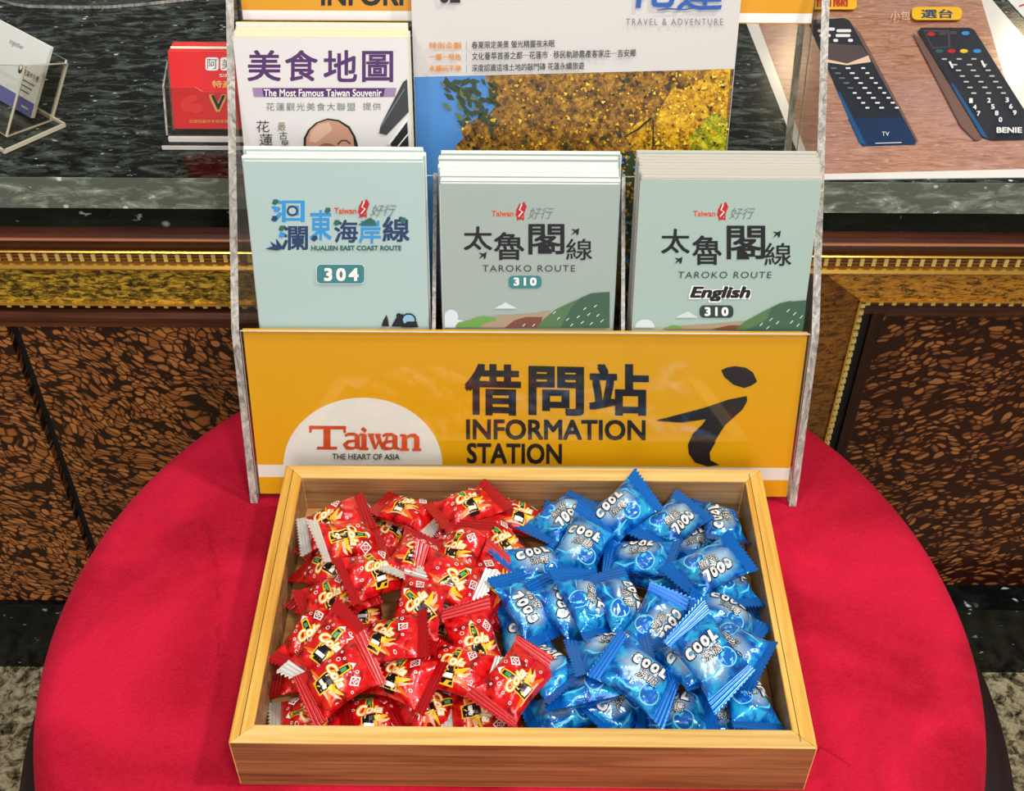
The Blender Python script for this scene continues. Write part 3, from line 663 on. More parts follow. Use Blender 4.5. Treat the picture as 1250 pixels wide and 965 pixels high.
pr.build('printing', cover_of(mag))

# ------------------------------------------------------------------ bamboo tray
tray = thing('bamboo_tray', (.0075, .4533, SZ), 'shallow bamboo tray full of candies, standing on the red stool', 'tray', rotz=-.0045)
TW, TD, RW, TT, TB = .3205, .2095, .0122, .045, .0008     # local sizes, top height
def rail(name, pts, m, mo=None):
    """mitred rail: pts = 4 plan corners"""
    mb = MB(); mb.hexa([(x, y, TB) for x, y in pts] + [(x, y, TT) for x, y in pts], m); return mb
X, Y = TW / 2, TD / 2; xi_, yi_ = X - RW, Y - RW * .92
def trail(pts, m, outer, inner, **kw):
    mb = MB(); P = [(x, y, TB) for x, y in pts] + [(x, y, TT) for x, y in pts]
    mb.add(P, [(3, 2, 1, 0), (4, 5, 6, 7), (1, 2, 6, 5), (3, 0, 4, 7)], m); mb.add(P, [(0, 1, 5, 4)], outer); mb.add(P, [(2, 3, 7, 6)], inner)
    return mb.build('rail', tray, bevel=.0007, local=True, **kw)
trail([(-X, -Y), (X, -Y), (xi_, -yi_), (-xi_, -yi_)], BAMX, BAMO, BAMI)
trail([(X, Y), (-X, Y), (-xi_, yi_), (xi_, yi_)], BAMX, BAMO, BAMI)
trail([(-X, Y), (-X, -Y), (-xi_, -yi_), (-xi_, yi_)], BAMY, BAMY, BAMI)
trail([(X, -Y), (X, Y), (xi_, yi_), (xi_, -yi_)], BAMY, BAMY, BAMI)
mb = MB(); mb.box(-xi_ + .0002, xi_ - .0002, -yi_ + .0002, yi_ - .0002, .010, .0145, BAMF); mb.build('tray_floor', tray, local=True)
GRV = mat('bamboo_glue_line', (120, 78, 32), .6)
for xg in (-X + .0052, X - .0088): mb = MB(); mb.box(xg, xg + .0005, -Y + .004, Y - .004, TT - .0004, TT + .00012, GRV); mb.build('glue_line', tray, local=True)
mb = MB(); mb.box(-X + .002, X - .002, -Y - .0001, -Y + .0002, .0235, .0241, GRV); mb.build('glue_line', tray, local=True)

# ------------------------------------------------------------------ candies
CL, CW, CT = .0478, .0324, .0080       # length with seals, width, half thickness
SEAL = .0064
RF = mat('red_candy_foil', (226, 14, 20), .22, .15, .6, .5); n = NT(RF)
v = n.coord('Object'); x = n.noise(v, 160, 3, .5, .6); n.color(n.ramp(x, [(.36, (140, 2, 10)), (.48, (222, 12, 18)), (.7, (242, 30, 30))])); n.bump(x, .5, .0022)
RFD = mat('dark_red_seal_foil', (186, 8, 16), .25, .3, .6, .4)
SIL = mat('silver_seal_foil', (226, 222, 214), .25, .45, .6, .3)
BF = mat('blue_candy_foil', (10, 120, 214), .2, .3, .6, .5); n = NT(BF)
v = n.coord('Object'); sx_ = n.t.nodes.new('ShaderNodeSeparateXYZ'); n.l(v, sx_.inputs[0])
nz = n.noise(v, 120, 3, .6, .5)
def radial(n, sx_, cx, cy, rx, ry):
    a = n.math('DIVIDE', n.math('SUBTRACT', sx_.outputs[0], cx), rx); b = n.math('DIVIDE', n.math('SUBTRACT', sx_.outputs[1], cy), ry)
    return n.math('SQRT', n.math('ADD', n.math('MULTIPLY', a, a), n.math('MULTIPLY', b, b)))
g = radial(n, sx_, -.002, .003, .0150, .0105); g2 = n.math('ADD', g, n.math('MULTIPLY_ADD', nz, .5, -.25))
base = n.ramp(nz, [(.36, (3, 62, 150)), (.5, (8, 118, 210)), (.64, (44, 186, 242))])  # foil highlights and dark navy shading put into the colour by noise
glow = n.ramp(g2, [(.45, (225, 225, 225)), (1.0, (0, 0, 0))])
n.color(n.mix(glow, base, (196, 234, 250))); n.bump(nz, .5, .0022)
BFD = mat('blue_seal_foil', (14, 112, 206), .22, .4, .6, .4)
BALL = mat('blue_bubble_ink', (20, 108, 206), .2, .1, .6, .5); RING = mat('pale_ring_ink', (120, 214, 244), .3)
CYA = mat('cyan_shine_ink', (84, 204, 240), .25)
YC = mat('candy_yellow_ink', (250, 196, 30), .3); SK = mat('candy_peach_ink', (248, 196, 150), .3); WI = mat('candy_white_ink', (250, 246, 240), .3); BK = mat('candy_black_ink', (20, 14, 14), .25); OR = mat('candy_orange_ink', (244, 110, 20), .3); GN = mat('candy_green_ink', (70, 160, 110), .3)

class Wrap:
    def __init__(s, seed):
        r = random.Random(seed); s.ph = [r.uniform(0, 6.28) for _ in range(10)]; s.am = [r.uniform(.5, 1.3) for _ in range(6)]
        s.bend = (r.uniform(-.0035, .0035), r.uniform(-.0035, .0035)); s.tw = r.uniform(-.12, .12); s.sk = (r.uniform(-.25, .25), r.uniform(-.25, .25))
        s.hb = CL / 2 - SEAL
    def hw(s, x):
        u = min(1, abs(x) / (CL / 2)); return CW / 2 * (.84 + .20 * u ** 2.2)
    def mid(s, x, y):
        u = x / (CL / 2); b = s.bend[0] if u < 0 else s.bend[1]
        return b * max(0, abs(u) - .35) ** 1.5 * 1.9 + s.tw * x * y * 10 * abs(u)
    def th(s, x, y, side=1):
        u = min(1, abs(x) / s.hb); w = min(1, abs(y) / s.hw(x))
        if u >= 1: return .00022
        # body: boxy candy in loose foil
        t = CT * (1 - u ** 2.6) ** .75 * (1 - w ** 2.4) ** .62
        p = s.ph; k = (1 - w ** 4) * (1 - u ** 6)
        fan = u ** 1.5 * sin(w * (y > 0 or -1) * 7 * s.am[2] + p[0] + (x > 0) * 2) * .0022 * s.am[0]
        cr = abs(sin(x * 170 * s.am[1] + y * 260 * s.am[3] + p[1 if side > 0 else 2])) * .0015 + abs(sin(x * -210 + y * 190 * s.am[4] + p[3])) * .0011
        return max(.00022, t + (fan + cr - .0011) * k)
    def warp(s, x, y):
        """shear the ends so corners come to points"""
        u = x / (CL / 2); k = s.sk[0] if u < 0 else s.sk[1]
        return x + k * y * abs(u) ** 3, y
    def top(s, x, y, e=0):
        X_, Y_ = s.warp(x, y); return (X_, Y_, s.mid(x, y) + s.th(x, y) + e)
    def body(s, m):
        mb = MB(); nx, ny = 34, 18; V = {}
        for side in (1, -1):
            vs = []
            for i in range(nx + 1):
                x = -s.hb + 2 * s.hb * i / nx
                for j in range(ny + 1):
                    w = -1 + 2 * j / ny; w = sin(w * pi / 2); y = w * s.hw(x); X_, Y_ = s.warp(x, y)
                    vs.append((X_, Y_, s.mid(x, y) + side * s.th(x, y, side)))
            fs = [(i * (ny + 1) + j, (i + 1) * (ny + 1) + j, (i + 1) * (ny + 1) + j + 1, i * (ny + 1) + j + 1)[::side] for i in range(nx) for j in range(ny)]
            mb.add(vs, fs, m)
        return mb
    def seal(s, sg, m):
        mb = MB(); ny = 26; rows = 10; tot = []
        for side in (1, -1):
            vs = []
            for i in range(rows + 1):
                for j in range(ny + 1):
                    f = i / rows; x = s.hb - .0003 + (SEAL + .0003) * f
                    if i == rows: x += (.0009 if j % 2 else -.0004)
                    x *= sg; y = (-1 + 2 * j / ny) * s.hw(x); X_, Y_ = s.warp(x, y)
                    vs.append((X_, Y_, s.mid(x, y) + side * .00022 + .00042 * sin(f * pi * 7)))
            fs = [(i * (ny + 1) + j, (i + 1) * (ny + 1) + j, (i + 1) * (ny + 1) + j + 1, i * (ny + 1) + j + 1)[::side * sg] for i in range(rows) for j in range(ny)]
            mb.add(vs, fs, m)
        return mb
def shape_to_mesh(mb, vs, fs, m, W_, e, fn):
    """drape flat 2D geometry over the wrapper"""
    bm = bmesh.new(); bv = [bm.verts.new((q[0], q[1], q[2] if len(q) > 2 else 0)) for q in vs]
    for f in fs:
        try: bm.faces.new([bv[i] for i in f])
        except ValueError: pass
    bmesh.ops.triangulate(bm, faces=bm.faces)
    for _ in range(2):
        es = [ed for ed in bm.edges if ed.calc_length() > .0016]
        if not es: break
        bmesh.ops.subdivide_edges(bm, edges=es, cuts=1); bmesh.ops.triangulate(bm, faces=[f for f in bm.faces if len(f.verts) > 3])
    bm.verts.ensure_lookup_table(); lim = W_.hb * .97
    ov = []; ok = {}
    for v in bm.verts:
        a, b = v.co.x, v.co.y; ok[v.index] = abs(a) < lim and abs(b) < W_.hw(a) * .93; ov.append(W_.top(a, b, e + v.co.z))
    bm.verts.index_update()
    mb.add(ov, [tuple(x.index for x in f.verts) for f in bm.faces if all(ok[x.index] for x in f.verts)], m); bm.free()
class CPrint:
    def __init__(s, W_, rot=0, off=(0, 0)): s.W = W_; s.mb = MB(); s.e = .00022; s.r = rot; s.off = off
    def T(s, a, b):
        c, d = cos(s.r), sin(s.r); return (a * c - b * d + s.off[0], a * d + b * c + s.off[1])
    def shp(s, pts, m):
        tr = tessellate_polygon([[Vector((a, b, 0)) for a, b in pts]]); shape_to_mesh(s.mb, [s.T(*p) for p in pts], [tuple(t) for t in tr], m, s.W, s.e, None); s.e += .00006
    def disc(s, x, y, rx, ry, m, n=18): s.shp([(x + rx * cos(2 * pi * i / n), y + ry * sin(2 * pi * i / n)) for i in range(n)], m)
    def ring(s, x, y, r, w, m, n=14):
        vs = [(x + q * cos(2 * pi * i / n), y + q * sin(2 * pi * i / n)) for q in (r, r - w) for i in range(n)]
        shape_to_mesh(s.mb, [s.T(*p) for p in vs], [(i, (i + 1) % n, n + (i + 1) % n, n + i) for i in range(n)], m, s.W, s.e, None); s.e += .00003
    def stroke(s, pts, w, m):
        L = []; R = []
        for i, p in enumerate(pts):
            a = pts[max(0, i - 1)]; b = pts[min(len(pts) - 1, i + 1)]; d = Vector((b[0] - a[0], b[1] - a[1])).normalized(); ww = (w[i] if isinstance(w, (list, tuple)) else w) / 2
            L.append((p[0] - d.y * ww, p[1] + d.x * ww)); R.append((p[0] + d.y * ww, p[1] - d.x * ww))
        k = len(pts); shape_to_mesh(s.mb, [s.T(*p) for p in L + R], [(i, i + 1, k + i + 1, k + i) for i in range(k - 1)], m, s.W, s.e, None); s.e += .00004
    def text(s, body, x0, y0, w, h, m, bold=0, shear=0, rot=0):
        vs, fs, lo, hi = tmesh(body, bold, shear); c, d = cos(rot), sin(rot); out = []
        for a, b, zz in vs:
            u = (a - lo[0]) / (hi[0] - lo[0]) * w; v = (b - lo[1]) / (hi[1] - lo[1]) * h
            out.append(s.T(x0 + u * c - v * d, y0 + u * d + v * c) + (zz * 1.4,))
        shape_to_mesh(s.mb, out, fs, m, s.W, s.e, None); s.e += .00005
def blue_print(W_, rot, off=(0, 0)):
    p = CPrint(W_, rot, off); M = .00106
    p.disc(6 * M, -6 * M, 5.6 * M, 5.4 * M, RING); p.disc(6 * M, -6 * M, 4.9 * M, 4.7 * M, BALL); p.shp([(3 * M, -4 * M), (5 * M, -2.6 * M), (6.5 * M, -3.2 * M), (4.2 * M, -5 * M)], CYA)
    p.stroke([(-14 * M, -8 * M), (-6 * M, -9.5 * M), (0, -8.5 * M)], [.2 * M, 1.3 * M, .3 * M], CYA); p.stroke([(9 * M, 10 * M), (13 * M, 7 * M), (14 * M, 0)], [.2 * M, 1.2 * M, .3 * M], CYA)
    for k, (bd, m) in enumerate(((.11, BK), (.035, WI))):
        g = .35 * M if k == 0 else 0
        p.text('涼糖', -5.5 * M - g, -2.4 * M - g, 12 * M + 2 * g, 5 * M + 2 * g, BK if k == 0 else WI, .05 if k == 0 else -.005, .15)
    for i, ch in enumerate('COOL'):
        x = (-11 + i * 5.1) * M; y = (2.9 + .4 * i) * M
        p.text(ch, x - .4 * M, y - .4 * M, 5.2 * M, 6.8 * M, BK, .09, .2); p.text(ch, x + .15 * M, y + .15 * M, 4.1 * M, 5.7 * M, WI, .07, .2)
        if ch in 'O': p.disc(x + 2.6 * M, y + 3.1 * M, .55 * M, 1.1 * M, BK, 10)
    return p.mb
def red_print(W_, rot, off=(0, 0), half=False):
    p = CPrint(W_, rot, off); M = .00102
    # swoosh, bottle, word, diamond, bubbles
    p.stroke([(-12 * M, -10 * M), (-3 * M, -8.5 * M), (5 * M, -8 * M), (12 * M, -10.5 * M)], [.6 * M, 3 * M, 3.4 * M, .8 * M], OR)
    p.stroke([(-8 * M, -10.5 * M), (0, -9.3 * M), (8 * M, -9.8 * M)], [.4 * M, 2.2 * M, .8 * M], SK)
    bt = lambda k: [(-3.6 * M - k, -12 * M - k), (3.2 * M + k, -12 * M - k), (3.8 * M + k, -3 * M), (1.6 * M + k, 2 * M), (1.2 * M + k, 9 * M + k), (-1.4 * M - k, 9 * M + k), (-1.8 * M - k, 2 * M), (-4 * M - k, -3 * M)]
    p.shp(bt(.75 * M), YC); p.shp(bt(0), BK); p.shp([(-1 * M, 4 * M), (1 * M, 4 * M), (.9 * M, 7.5 * M), (-1.1 * M, 7.5 * M)], GN)
    p.shp([(-3 * M, -9 * M), (2.6 * M, -9 * M), (2.8 * M, -6.8 * M), (-3 * M, -6.8 * M)], WI)
    p.stroke([(-2.6 * M, -4 * M), (-1 * M, 2 * M)], .5 * M, WI)
    p.shp([(-2.4 * M, 9.5 * M), (0, 12.8 * M), (2.8 * M, 9.8 * M), (.8 * M, 10.6 * M)], WI)
    p.stroke([(3 * M, -5 * M), (7 * M, -4 * M), (11 * M, -1.4 * M)], [3.2 * M, 2.4 * M, .6 * M], YC); p.stroke([(5 * M, -6.5 * M), (9 * M, -5.6 * M), (12 * M, -3.6 * M)], [2.2 * M, 1.8 * M, .4 * M], SK)
    p.text('Cola', -7.6 * M, -2.4 * M, 15.4 * M, 6.4 * M, OR, .10, .3); p.text('Cola', -7.2 * M, -2.1 * M, 14.6 * M, 5.7 * M, YC, .055, .3); p.text('Cola', -6.9 * M, -1.9 * M, 14.1 * M, 5.2 * M, WI, .01, .3)
    # diamond
    cx, cy = 8.5 * M, 7.6 * M; d = [(cx, cy + 3.8 * M), (cx + 3 * M, cy), (cx, cy - 3.8 * M), (cx - 3 * M, cy)]; q = [(cx + (a - cx) * .72, cy + (b - cy) * .72) for a, b in d]
    vs = d + q; shape_to_mesh(p.mb, [p.T(*z) for z in vs], [(i, (i + 1) % 4, 4 + (i + 1) % 4, 4 + i) for i in range(4)], WI, W_, p.e, None)
    p.text('日', cx - 1 * M, cy - 1.3 * M, 2 * M, 2.6 * M, WI, .02)
    for x, y, r in ((-7, 6, 1.2), (-5.4, 9, .8), (-9, 1.5, .9), (5, 11.4, 1.0), (12.2, 3, .8), (-11, -5, .9), (-9.5, 9.6, .7), (13, -7, .9)): p.ring(x * M, y * M, r * M, .34 * M, WI)
    return p.mb

VAR = {}
def candy_proto(colr, kind, seed, silver):
    key = (colr, kind, seed, silver)
    if key in VAR: return VAR[key]
    Wp = Wrap(seed); rot = {'A': 0, 'P': radians(-90), 'D': radians(-35)}[kind]; r = random.Random(seed * 3 + 1); off = (r.uniform(-.003, .003), r.uniform(-.002, .002))
    if colr == 'red':
        parts = [('wrapper', Wp.body(RF)), ('seal', Wp.seal(1, SIL if silver & 1 else RFD)), ('seal', Wp.seal(-1, SIL if silver & 2 else RFD)), ('printing', red_print(Wp, rot, off))]
    else:
        parts = [('wrapper', Wp.body(BF)), ('seal', Wp.seal(1, BFD)), ('seal', Wp.seal(-1, BFD)), ('printing', blue_print(Wp, rot, off))]
    out = []
    for nm, mb in parts:
        me = bpy.data.meshes.new(colr + '_candy_' + nm); me.from_pydata(mb.v, [], mb.f)
        for m in mb.mats: me.materials.append(m)
        me.polygons.foreach_set('material_index', mb.m)
        if nm != 'printing': me.polygons.foreach_set('use_smooth', [True] * len(me.polygons))
        me.update(); out.append((nm, me))
    VAR[key] = (Wp, out); return VAR[key]

# px, py (where the middle of the candy shows), direction the word reads, kind (word along / across the wrapper), silver seals, label
REDS = [
 (450, 900, 4, 'A', 2, 'half hidden red cola candy at the front rail under the one with the largest word'),
 (342, 886, 90, 'P', 1, 'red cola candy in the front left corner of the tray with a silver seal'),
 (524, 890, -70, 'P', 1, 'front red cola candy at the middle of the front rail'),
 (588, 892, -80, 'P', 2, 'front red cola candy just left of the tilted one at the blue border'),
 (380, 668, 30, 'A', 0, 'buried red cola candy deep at the left wall behind the upright one'),
 (520, 700, 85, 'A', 0, 'buried red cola candy directly under the central red candies'),
 (400, 745, -35, 'A', 0, 'buried red cola candy under the left middle of the pile'),
 (580, 640, 0, 'A', 0, 'buried red cola candy under the third one of the back wall'),
 (476, 652, 60, 'A', 0, 'buried red cola candy in the gap below the two rear middle red candies'),
 (548, 648, 10, 'A', 0, 'buried red cola candy in the dark gap under the rear right red candies'),
 (432, 690, -20, 'A', 0, 'buried red cola candy between the left column of red candies'),
 (612, 700, 80, 'A', 0, 'buried red cola candy at the border with the blue candies, midway'),
 (600, 742, 60, 'P', 0, 'buried red cola candy beside the lowest gap at the blue border'),
 (536, 768, 70, 'A', 2, 'dark shaded red cola candy standing on edge in the middle of the pile'),
 (370, 822, 80, 'P', 0, 'half hidden red cola candy in the dark hole at the left wall'),
 (446, 818, 15, 'A', 0, 'half hidden red cola candy under the big diagonal one at front left'),
 (628, 622, -8, 'A', 0, 'red cola candy at the back wall touching the first blue candy'),
 (432, 612, -6, 'P', 0, 'leftmost red cola candy against the back wall, lying on its side'),
 (500, 619, -22, 'A', 1, 'second red cola candy from the left along the back wall'),
 (571, 618, 24, 'A', 0, 'third red cola candy from the left along the back wall, tilted up to the right'),
 (392, 638, 12, 'A', 2, 'red cola candy in the back left corner of the tray below the leftmost rear one'),
 (608, 664, 30, 'P', 0, 'red cola candy left of the blue candy with the upright COOL, at the rear border'),
 (440, 745, 8, 'P', 1, 'shaded red cola candy in the middle left with its silver seal to the right'),
 (594, 716, 48, 'A', 2, 'red cola candy at the blue border halfway down, leaning to upper right'),
 (366, 694, 42, 'P', 0, 'red cola candy standing upright along the left wall, word slanting up'),
 (428, 662, -70, 'P', 2, 'red cola candy with a silver striped seal at right, second row at left'),
 (408, 712, 14, 'A', 0, 'red cola candy with large gold word, right of the one along the left wall'),
 (458, 700, 28, 'A', 0, 'small looking red cola candy in the centre left, right of the large gold word'),
 (562, 674, -15, 'P', 2, 'red cola candy with a jagged silver seal above its bottle, right of centre'),
 (508, 682, -12, 'P', 2, 'red cola candy in the centre with its bottle upright and silver zigzag seal on top'),
 (548, 706, -42, 'D', 1, 'plain looking red cola candy lying diagonally right of centre'),
 (512, 731, 34, 'D', 1, 'broad red cola candy at the very centre with the silver striped seal at left'),
 (355, 770, 20, 'D', 0, 'red cola candy jutting from the left wall with its corner pointing left'),
 (578, 778, 14, 'P', 0, 'red cola candy showing its diamond, next to the floor gap at the blue border'),
 (560, 818, -18, 'A', 1, 'red cola candy with a big black bottle foot, in front of the diamond one'),
 (492, 826, -30, 'A', 0, 'shaded red cola candy above the front rail, centre'),
 (476, 780, -32, 'D', 2, 'red cola candy with a square emblem, behind the shaded front one'),
 (402, 792, -38, 'P', 2, 'large red cola candy lying diagonally at front left with a long silver seal'),
 (410, 856, -62, 'P', 0, 'front red cola candy with the largest word, second from the left corner'),
 (630, 846, 44, 'A', 0, 'red cola candy tilted at the front, lying over the first front blue candy'),
]
BLUES = [
 (882, 900, 4, 'A', 0, 'half hidden blue mint candy at the front rail left of the pale corner one'),
 (690, 892, 22, 'A', 0, 'front blue mint candy beside the tilted red one, ball at its lower right'),
 (757, 892, 60, 'A', 0, 'front blue mint candy in the shade, second from the red border'),
 (826, 896, -8, 'A', 0, 'front blue mint candy with a level word, third from the red border'),
 (928, 886, -68, 'A', 0, 'pale blue mint candy in the front right corner of the tray'),
 (700, 650, -20, 'A', 0, 'buried blue mint candy at the back left under the two topmost ones'),
 (790, 610, 15, 'A', 0, 'buried blue mint candy at the back wall right of its middle'),
 (745, 770, 75, 'A', 0, 'buried blue mint candy at the centre front under the wide one'),
 (880, 740, 10, 'A', 0, 'buried blue mint candy at the right behind the dark one'),
 (700, 705, 30, 'A', 0, 'buried blue mint candy in the shade left of centre of the blue half'),
 (835, 725, 20, 'A', 0, 'buried blue mint candy beneath the right centre of the blue half'),
 (850, 668, 10, 'A', 0, 'buried blue mint candy in the dark gap near the right rear'),
 (930, 815, 70, 'A', 0, 'buried blue mint candy along the right wall near the front'),
 (800, 702, -30, 'A', 0, 'buried blue mint candy in the centre under the crossed seals'),
 (640, 784, 5, 'P', 0, 'blue mint candy at the red border whose crimped end shows, lower half'),
 (845, 764, -50, 'A', 0, 'half hidden blue mint candy right of the bright triangular one'),
 (718, 838, 10, 'A', 0, 'buried blue mint candy between the two front left blue candies'),
 (754, 590, -14, 'A', 0, 'rearmost blue mint candy at the back wall, mostly in shadow'),
 (759, 624, 30, 'A', 0, 'second blue mint candy from the left at the back, seal standing up'),
 (900, 634, 103, 'A', 0, 'blue mint candy in the back right corner with a pointed top corner'),
 (916, 706, -52, 'A', 0, 'blue mint candy against the right wall below the corner one'),
 (782, 682, -14, 'A', 0, 'low blue mint candy at centre with word and ball in the shade'),
 (822, 638, 222, 'A', 0, 'blue mint candy at the back right with an upside-down word'),
 (668, 818, -48, 'A', 0, 'blue mint candy behind the tilted front red candy'),
 (686, 625, 212, 'A', 0, 'blue mint candy at the back left of the blue half, its seal pointing up right'),
 (656, 692, 20, 'A', 0, 'blue mint candy with a clear upright word next to the red border'),
 (712, 664, -22, 'P', 0, 'blue mint candy lying below the back left one, word above the ball'),
 (644, 740, 128, 'A', 0, 'blue mint candy at the red border with a word running down'),
 (689, 742, 96, 'D', 0, 'narrow blue mint candy with a sideways word, left of the pair under one long seal'),
 (868, 692, 205, 'A', 0, 'bright blue mint candy right of centre with an upside-down word and two striped seals'),
 (716, 738, -100, 'D', 0, 'bright blue mint candy with the ball, left of the central upright ridge'),
 (757, 736, -62, 'A', 0, 'bright blue mint candy right of the central upright ridge'),
 (908, 752, -22, 'A', 0, 'dark blue mint candy along the right wall with the ball at its right end'),
 (800, 764, 232, 'A', 0, 'pale triangular looking blue mint candy in the centre of the blue half'),
 (746, 796, -22, 'D', 0, 'wide blue mint candy in the front middle with its seal running down left'),
 (895, 792, 140, 'A', 0, 'blue mint candy at right with the ball above an upside-down word'),
 (780, 822, -24, 'A', 0, 'crumpled blue mint candy in front of the wide one'),
 (842, 806, 28, 'P', 0, 'blue mint candy with a clear ball and a seal running up to the right'),
 (874, 858, 36, 'P', 0, 'blue mint candy in front of the clear ball one'),
]
TZ0 = SZ + .0148
GX0, GY0, GS = -.16, .34, .0012; GN_ = (270, 190)
hm = np.full((GN_[0], GN_[1]), TZ0)
gxx, gyy = np.meshgrid(GX0 + np.arange(GN_[0]) * GS, GY0 + np.arange(GN_[1]) * GS, indexing='ij')
in_x0, in_x1 = tray.location.x - xi_, tray.location.x + xi_; in_y0, in_y1 = tray.location.y - yi_, tray.location.y + yi_
def place_candy(k, colr, spec):
    px, py, ang, kind, silver, label = spec
    Wp, meshes = candy_proto(colr, kind, (k * 5 + (0 if colr == 'red' else 3)) % 7 + (20 if colr == 'red' else 40), silver)
    z = SZ + .040
    for it in range(4):
        P = onz(px, py, z)
        Q = onz(px + 10 * cos(radians(ang)), py - 10 * sin(radians(ang)), z); th = math.atan2(Q.y - P.y, Q.x - P.x)
        if kind == 'P': th += radians(90)
        elif kind == 'D': th += radians(35)
        c, s = cos(th), sin(th)
        # keep the footprint inside the rails
        ex = abs(c) * CL / 2 + abs(s) * CW / 2; ey = abs(s) * CL / 2 + abs(c) * CW / 2
        x = min(max(P.x, in_x0 + ex * .985), in_x1 - ex * .985); y = min(max(P.y, in_y0 + ey * .985), in_y1 - ey * .985)
        lx = (gxx - x) * c + (gyy - y) * s; ly = -(gxx - x) * s + (gyy - y) * c
        u = np.abs(lx) / (CL / 2); w = np.abs(ly) / (CW / 2 * (.84 + .2 * np.minimum(u, 1) ** 2.2))
        mask = (u < 1) & (w < 1)
        ub = np.minimum(np.abs(lx) / Wp.hb, 1); tt = CT * np.maximum(0, 1 - ub ** 2.6) ** .75 * np.maximum(0, 1 - np.minimum(w, 1) ** 2.4) ** .62 + .0004
        # tilt follows the pile underneath
        A = np.c_[lx[mask], ly[mask], np.ones(mask.sum())]; co = np.linalg.lstsq(A, hm[mask], rcond=None)[0]
        tx = float(np.clip(co[0], -.36, .36)); ty = float(np.clip(co[1], -.36, .36))
        bot = tx * lx + ty * ly - tt
        need = (hm - bot)[mask]; z = float(np.quantile(need, .88))
        z = max(z, float(TZ0 + np.max((tt - tx * lx - ty * ly)[mask])) - .0006)
    P = Vector((x, y, z))
    newtop = z + tx * lx + ty * ly + tt * .9; hm[mask] = np.maximum(hm[mask], newtop[mask])
    root = thing(('red' if colr == 'red' else 'blue') + '_candy', P, label, 'candy', 'red cola candies in the tray' if colr == 'red' else 'blue mint candies in the tray')
    ax = Vector((c, s, 0)); ay = Vector((-s, c, 0)); X_ = (ax + Vector((0, 0, tx))).normalized(); Y_ = (ay + Vector((0, 0, ty))); Y_ = (Y_ - X_ * Y_.dot(X_)).normalized(); Z_ = X_.cross(Y_)
    root.rotation_euler = Matrix((X_, Y_, Z_)).transposed().to_euler()
    for nm, me in meshes:
        o = link(bpy.data.objects.new(nm, me)); o.parent = root
        if nm == 'seal' and me.materials[0] == SIL: o['label'] = 'silver crimped seal'
    return z
# lay both colours from the bottom of the pile upwards
nr, nb = len(REDS), len(BLUES)
for k in range(max(nr, nb)):
    if k < nb: place_candy(k, 'blue', BLUES[k])
    if k < nr - 1: place_candy(k, 'red', REDS[k])
place_candy(nr - 1, 'red', REDS[-1])

# ------------------------------------------------------------------ things on the worktop
# laminated sheet with pictures of two remote controls
SP = Plane((0, .9, WT + .0008), (1, 0, 0), (0, 1, 0))
sheet = thing('laminated_sheet', (.35, .95, WT + .0002), 'laminated sheet picturing two remote controls at the right end of the worktop', 'instruction sheet')
q = [onz(986, 220, WT), onz(1260, 214, WT)]; fl = q[0]; bl_ = Vector((.212, 1.16, 0)); fr_ = q[0] + (q[1] - q[0]).normalized() * .27; frr = Vector((.484, .786, 0)); brr = Vector((.4555, 1.165, 0))
fl = Vector((fl.x, fl.y, 0))
mb = MB(); c = [fl, frr, brr, bl_]; mb.hexa([(a.x, a.y, WT + .0002) for a in c] + [(a.x, a.y, WT + .0008) for a in c], mat('laminate_white', (240, 236, 230), .12, 0, .6, .3)); sh = mb.build('sheet', sheet)
SHW = mat('printed_wood_ink', (186, 132, 100), .14, 0, .6, 0); n = NT(SHW); v = n.coord('Object', (14, 60, 1)); x = n.noise(v, 3, 8, .75, 1.2); y = n.noise(n.coord('Object', (90, 220, 1)), 1, 3, .6)
w = n.noise(n.coord('Object', (4, 4, 1)), 1.4, 2)
cc = n.ramp(x, [(.32, (128, 78, 52)), (.5, (186, 132, 104)), (.68, (206, 164, 136))]); cc = n.mix(n.ramp(w, [(.4, (0, 0, 0)), (.62, (130, 130, 130))]), cc, (188, 160, 172)); n.color(n.mix(n.ramp(y, [(.62, (0, 0, 0)), (.72, (200, 200, 200))]), cc, (236, 214, 198)))
pr = Print(SP, .0001)
pr.poly([(994, 212.5), (1260, 206), (1192, -20), (914, -20), (924, 24)], SHW)
NV = mat('remote_body_ink', (34, 42, 56), .35, 0, .3); NV2 = mat('remote_blue_edge_ink', (20, 88, 140), .35, 0, .3); NV3 = mat('remote_deep_blue_ink', (16, 52, 92), .35, 0, .3); SHD = mat('printed_shadow_ink', (118, 88, 82), .3, 0, .3)
GRB = mat('remote_grey_ink', (84, 72, 76), .35, 0, .3); PEA = mat('remote_peach_ink', (240, 206, 176), .2)
pr.poly([(1040, 30), (1050, 40), (1121, 172), (1116, 178)], SHD)
pr.poly([(985, 25), (1030, 22), (1037, 25), (1118, 172), (1116, 177), (1053, 179), (1048, 174)], NV); pr.poly([(1035, 145), (1100, 143), (1118, 172), (1116, 177), (1053, 179), (1048, 174)], NV3)
pr.poly([(1021.5, 112), (1025, 112), (1058, 178), (1049, 174)], NV2)
pr.poly([(998, 52), (1052, 56), (1060, 70), (1034, 78), (1006, 73)], GRB); pr.poly([(1034, 78), (1060, 68), (1063, 76), (1034, 80), (1006, 76), (1006, 72)], PEA)
for x, y, wd in ((1004, 38, 6), (1013, 36, 6), (1030, 38, 9), (1007, 44, 7), (1029, 44, 9), (1020, 50, 3), (1038, 50, 3)): pr.rrect(x - wd, y - 1.8, x + wd, y + 1.8, 1.6, WHITE)
